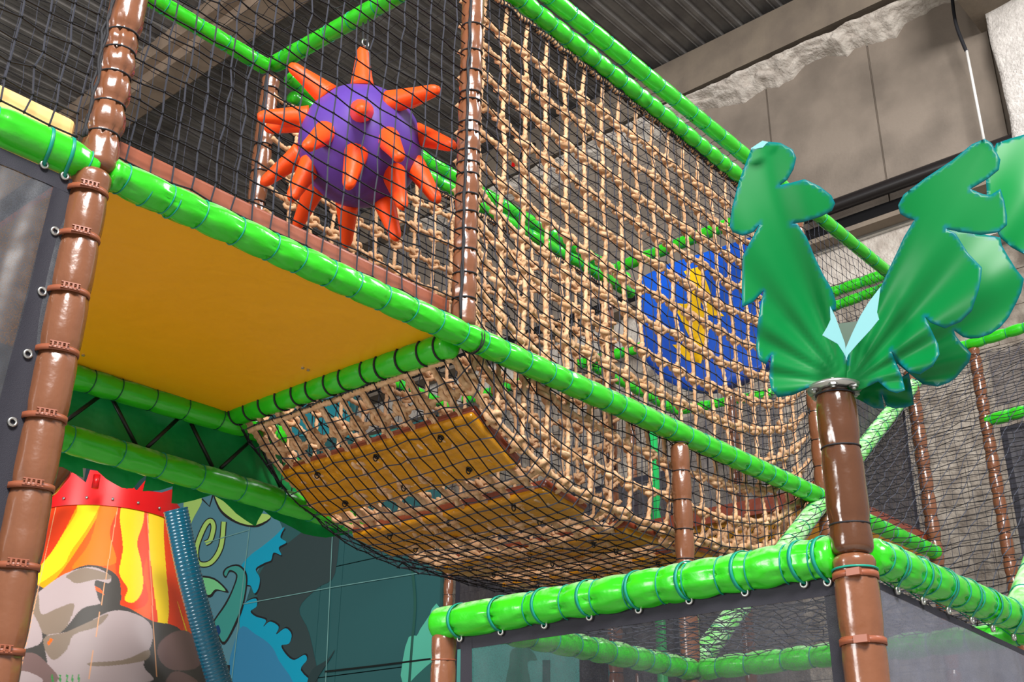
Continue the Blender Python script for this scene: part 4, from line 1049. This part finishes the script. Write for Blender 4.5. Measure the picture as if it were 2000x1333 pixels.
D.poly([(640,1290),(655,1270),(648,1285),(625,1320),(610,1345),(600,1345),(610,1310)], (40, 62, 64), 3)
for q_ in (((651,1035),(637,1345)),((489,1030),(452,1345)),((400,1062),(488,1036)),((476,1181),(652,1148)),((652,1148),(870,1112))): D.stroke([q_[0], ((q_[0][0]+q_[1][0])/2,(q_[0][1]+q_[1][1])/2), q_[1]], 1.6, (112, 160, 156), 1)
D.stroke([(636,1313),(740,1301),(843,1288)], 3.5, (16, 26, 26), 1)
D.poly([(560,740),(686,728),(684,856),(560,852)], (40, 134, 146), 0)
D.poly([(700,858),(878,814),(874,930),(700,930)], (60, 140, 120), 0); D.poly([(700,870),(780,845),(785,925),(705,925)], (0, 150, 178), 2)
D.poly([(790,868),(877,824),(876,870),(800,905)], (206, 214, 60), 0); D.poly([(800,888),(876,852),(875,915),(805,925)], (226, 158, 74), 0)
D.mb.build('printed_scene', D.mats, mu, smooth=False)
# lighter panel seen through the lower mesh
mu2 = thing('mural_wall', 'light teal printed panel seen through the lower grey mesh', 'mural')
XM2 = 7.2
ya, yb = on(0, XM2, 900, 1280)[1], on(0, XM2, 1125, 1290)[1]; zt2 = on(0, XM2, 1000, 1255)[2]
mb = MB(); mb.add(*box_geo((XM2, yb, 0), (XM2+.05, ya+.05, zt2))); mb.build('panel', mat('light_teal_panel', (92, 176, 166), .4), mu2, smooth=False)
D = Decal(); D.poly([(1000,1270),(1030,1265),(1050,1290),(1030,1295),(1035,1345),(990,1345),(995,1300)], (60, 130, 112), 3, XM2); D.poly([(1060,1290),(1075,1290),(1075,1345),(1060,1345)], (48, 104, 96), 0, XM2)
D.mb.build('printed_scene', D.mats, mu2, smooth=False)
# dark mesh behind, right of the mural
mesh_panel('dark mesh wall right of the teal mural, under the rope bridge', [(XM, 6.05, 5.0), (XM, 3.1, 5.0), (XM, 3.1, 0.5), (XM, 6.05, 0.5)], MESHD, hem=.06, wav=.02)
padded('padded_post', 'thin brown padded post beside the edge of the teal mural', 'post', V(XM, 6.15, 0), V(XM, 6.15, 5.2), .055, .16, BROWN, CORD, k=16, coarse=2)
mesh_panel('dark mesh wall far behind the rope bridge', [(XM, 3.0, 5.5), (XM, 1.8, 5.5), (XM, 1.8, 1.0), (XM, 3.0, 1.0)], cloth_mesh('mid_dark_mesh', (66, 62, 68), .55), hem=.06, wav=.02, hems=False)
# distant rails and poles
A, B = on(1, 3.1, 1130, 700), on(1, 3.1, 1320, 803)
rail('distant green rail low behind the rope net, running to the right', A, B, .05, .16, k=16, coarse=2)
rail('distant green rail below the blue panel', on(0, XE, 1320, 803), on(0, XE, 1510, 768), .05, .16, k=16, coarse=2)
rail('distant green rail left of the blue panel foot', on(0, XR, 1130, 712), on(0, XR, 1262, 676), .052, .14, k=16, coarse=2)
rail('pale green distant rail seen under the deck corner', on(1, 4.65, 752, 738), on(1, 4.65, 890, 800), .052, .14, k=16, coarse=2)
rail('short distant green rail under the long beam', on(0, XR, 905, 783), on(0, XR, 1035, 742), .052, .16, k=16, coarse=2)
padded('padded_post', 'distant brown padded post behind the middle of the rope net', 'post', V(XE, 3.6, 1), V(XE, 3.6, 6.1), .05, .22, BROWN, CORD, k=16, coarse=2)
c = on(1, 2.6, 1278, 940); v, f = tube_geo([(c[0], 2.6, 0), (c[0], 2.6, c[2]+.45)], .045, 20); tag(mesh('plain_pole', v, f, cm((30, 170, 84))), 'smooth green pole standing behind the rope bridge', 'pole')
c = on(1, 2.6, 1188, 940); v, f = tube_geo([(c[0], 2.6, 0), (c[0], 2.6, c[2]+.4)], .035, 20); tag(mesh('plain_pole', v, f, cm((0, 150, 160))), 'teal pole standing behind the rope bridge', 'pole')
c = on(1, 2.2, 1160, 830);
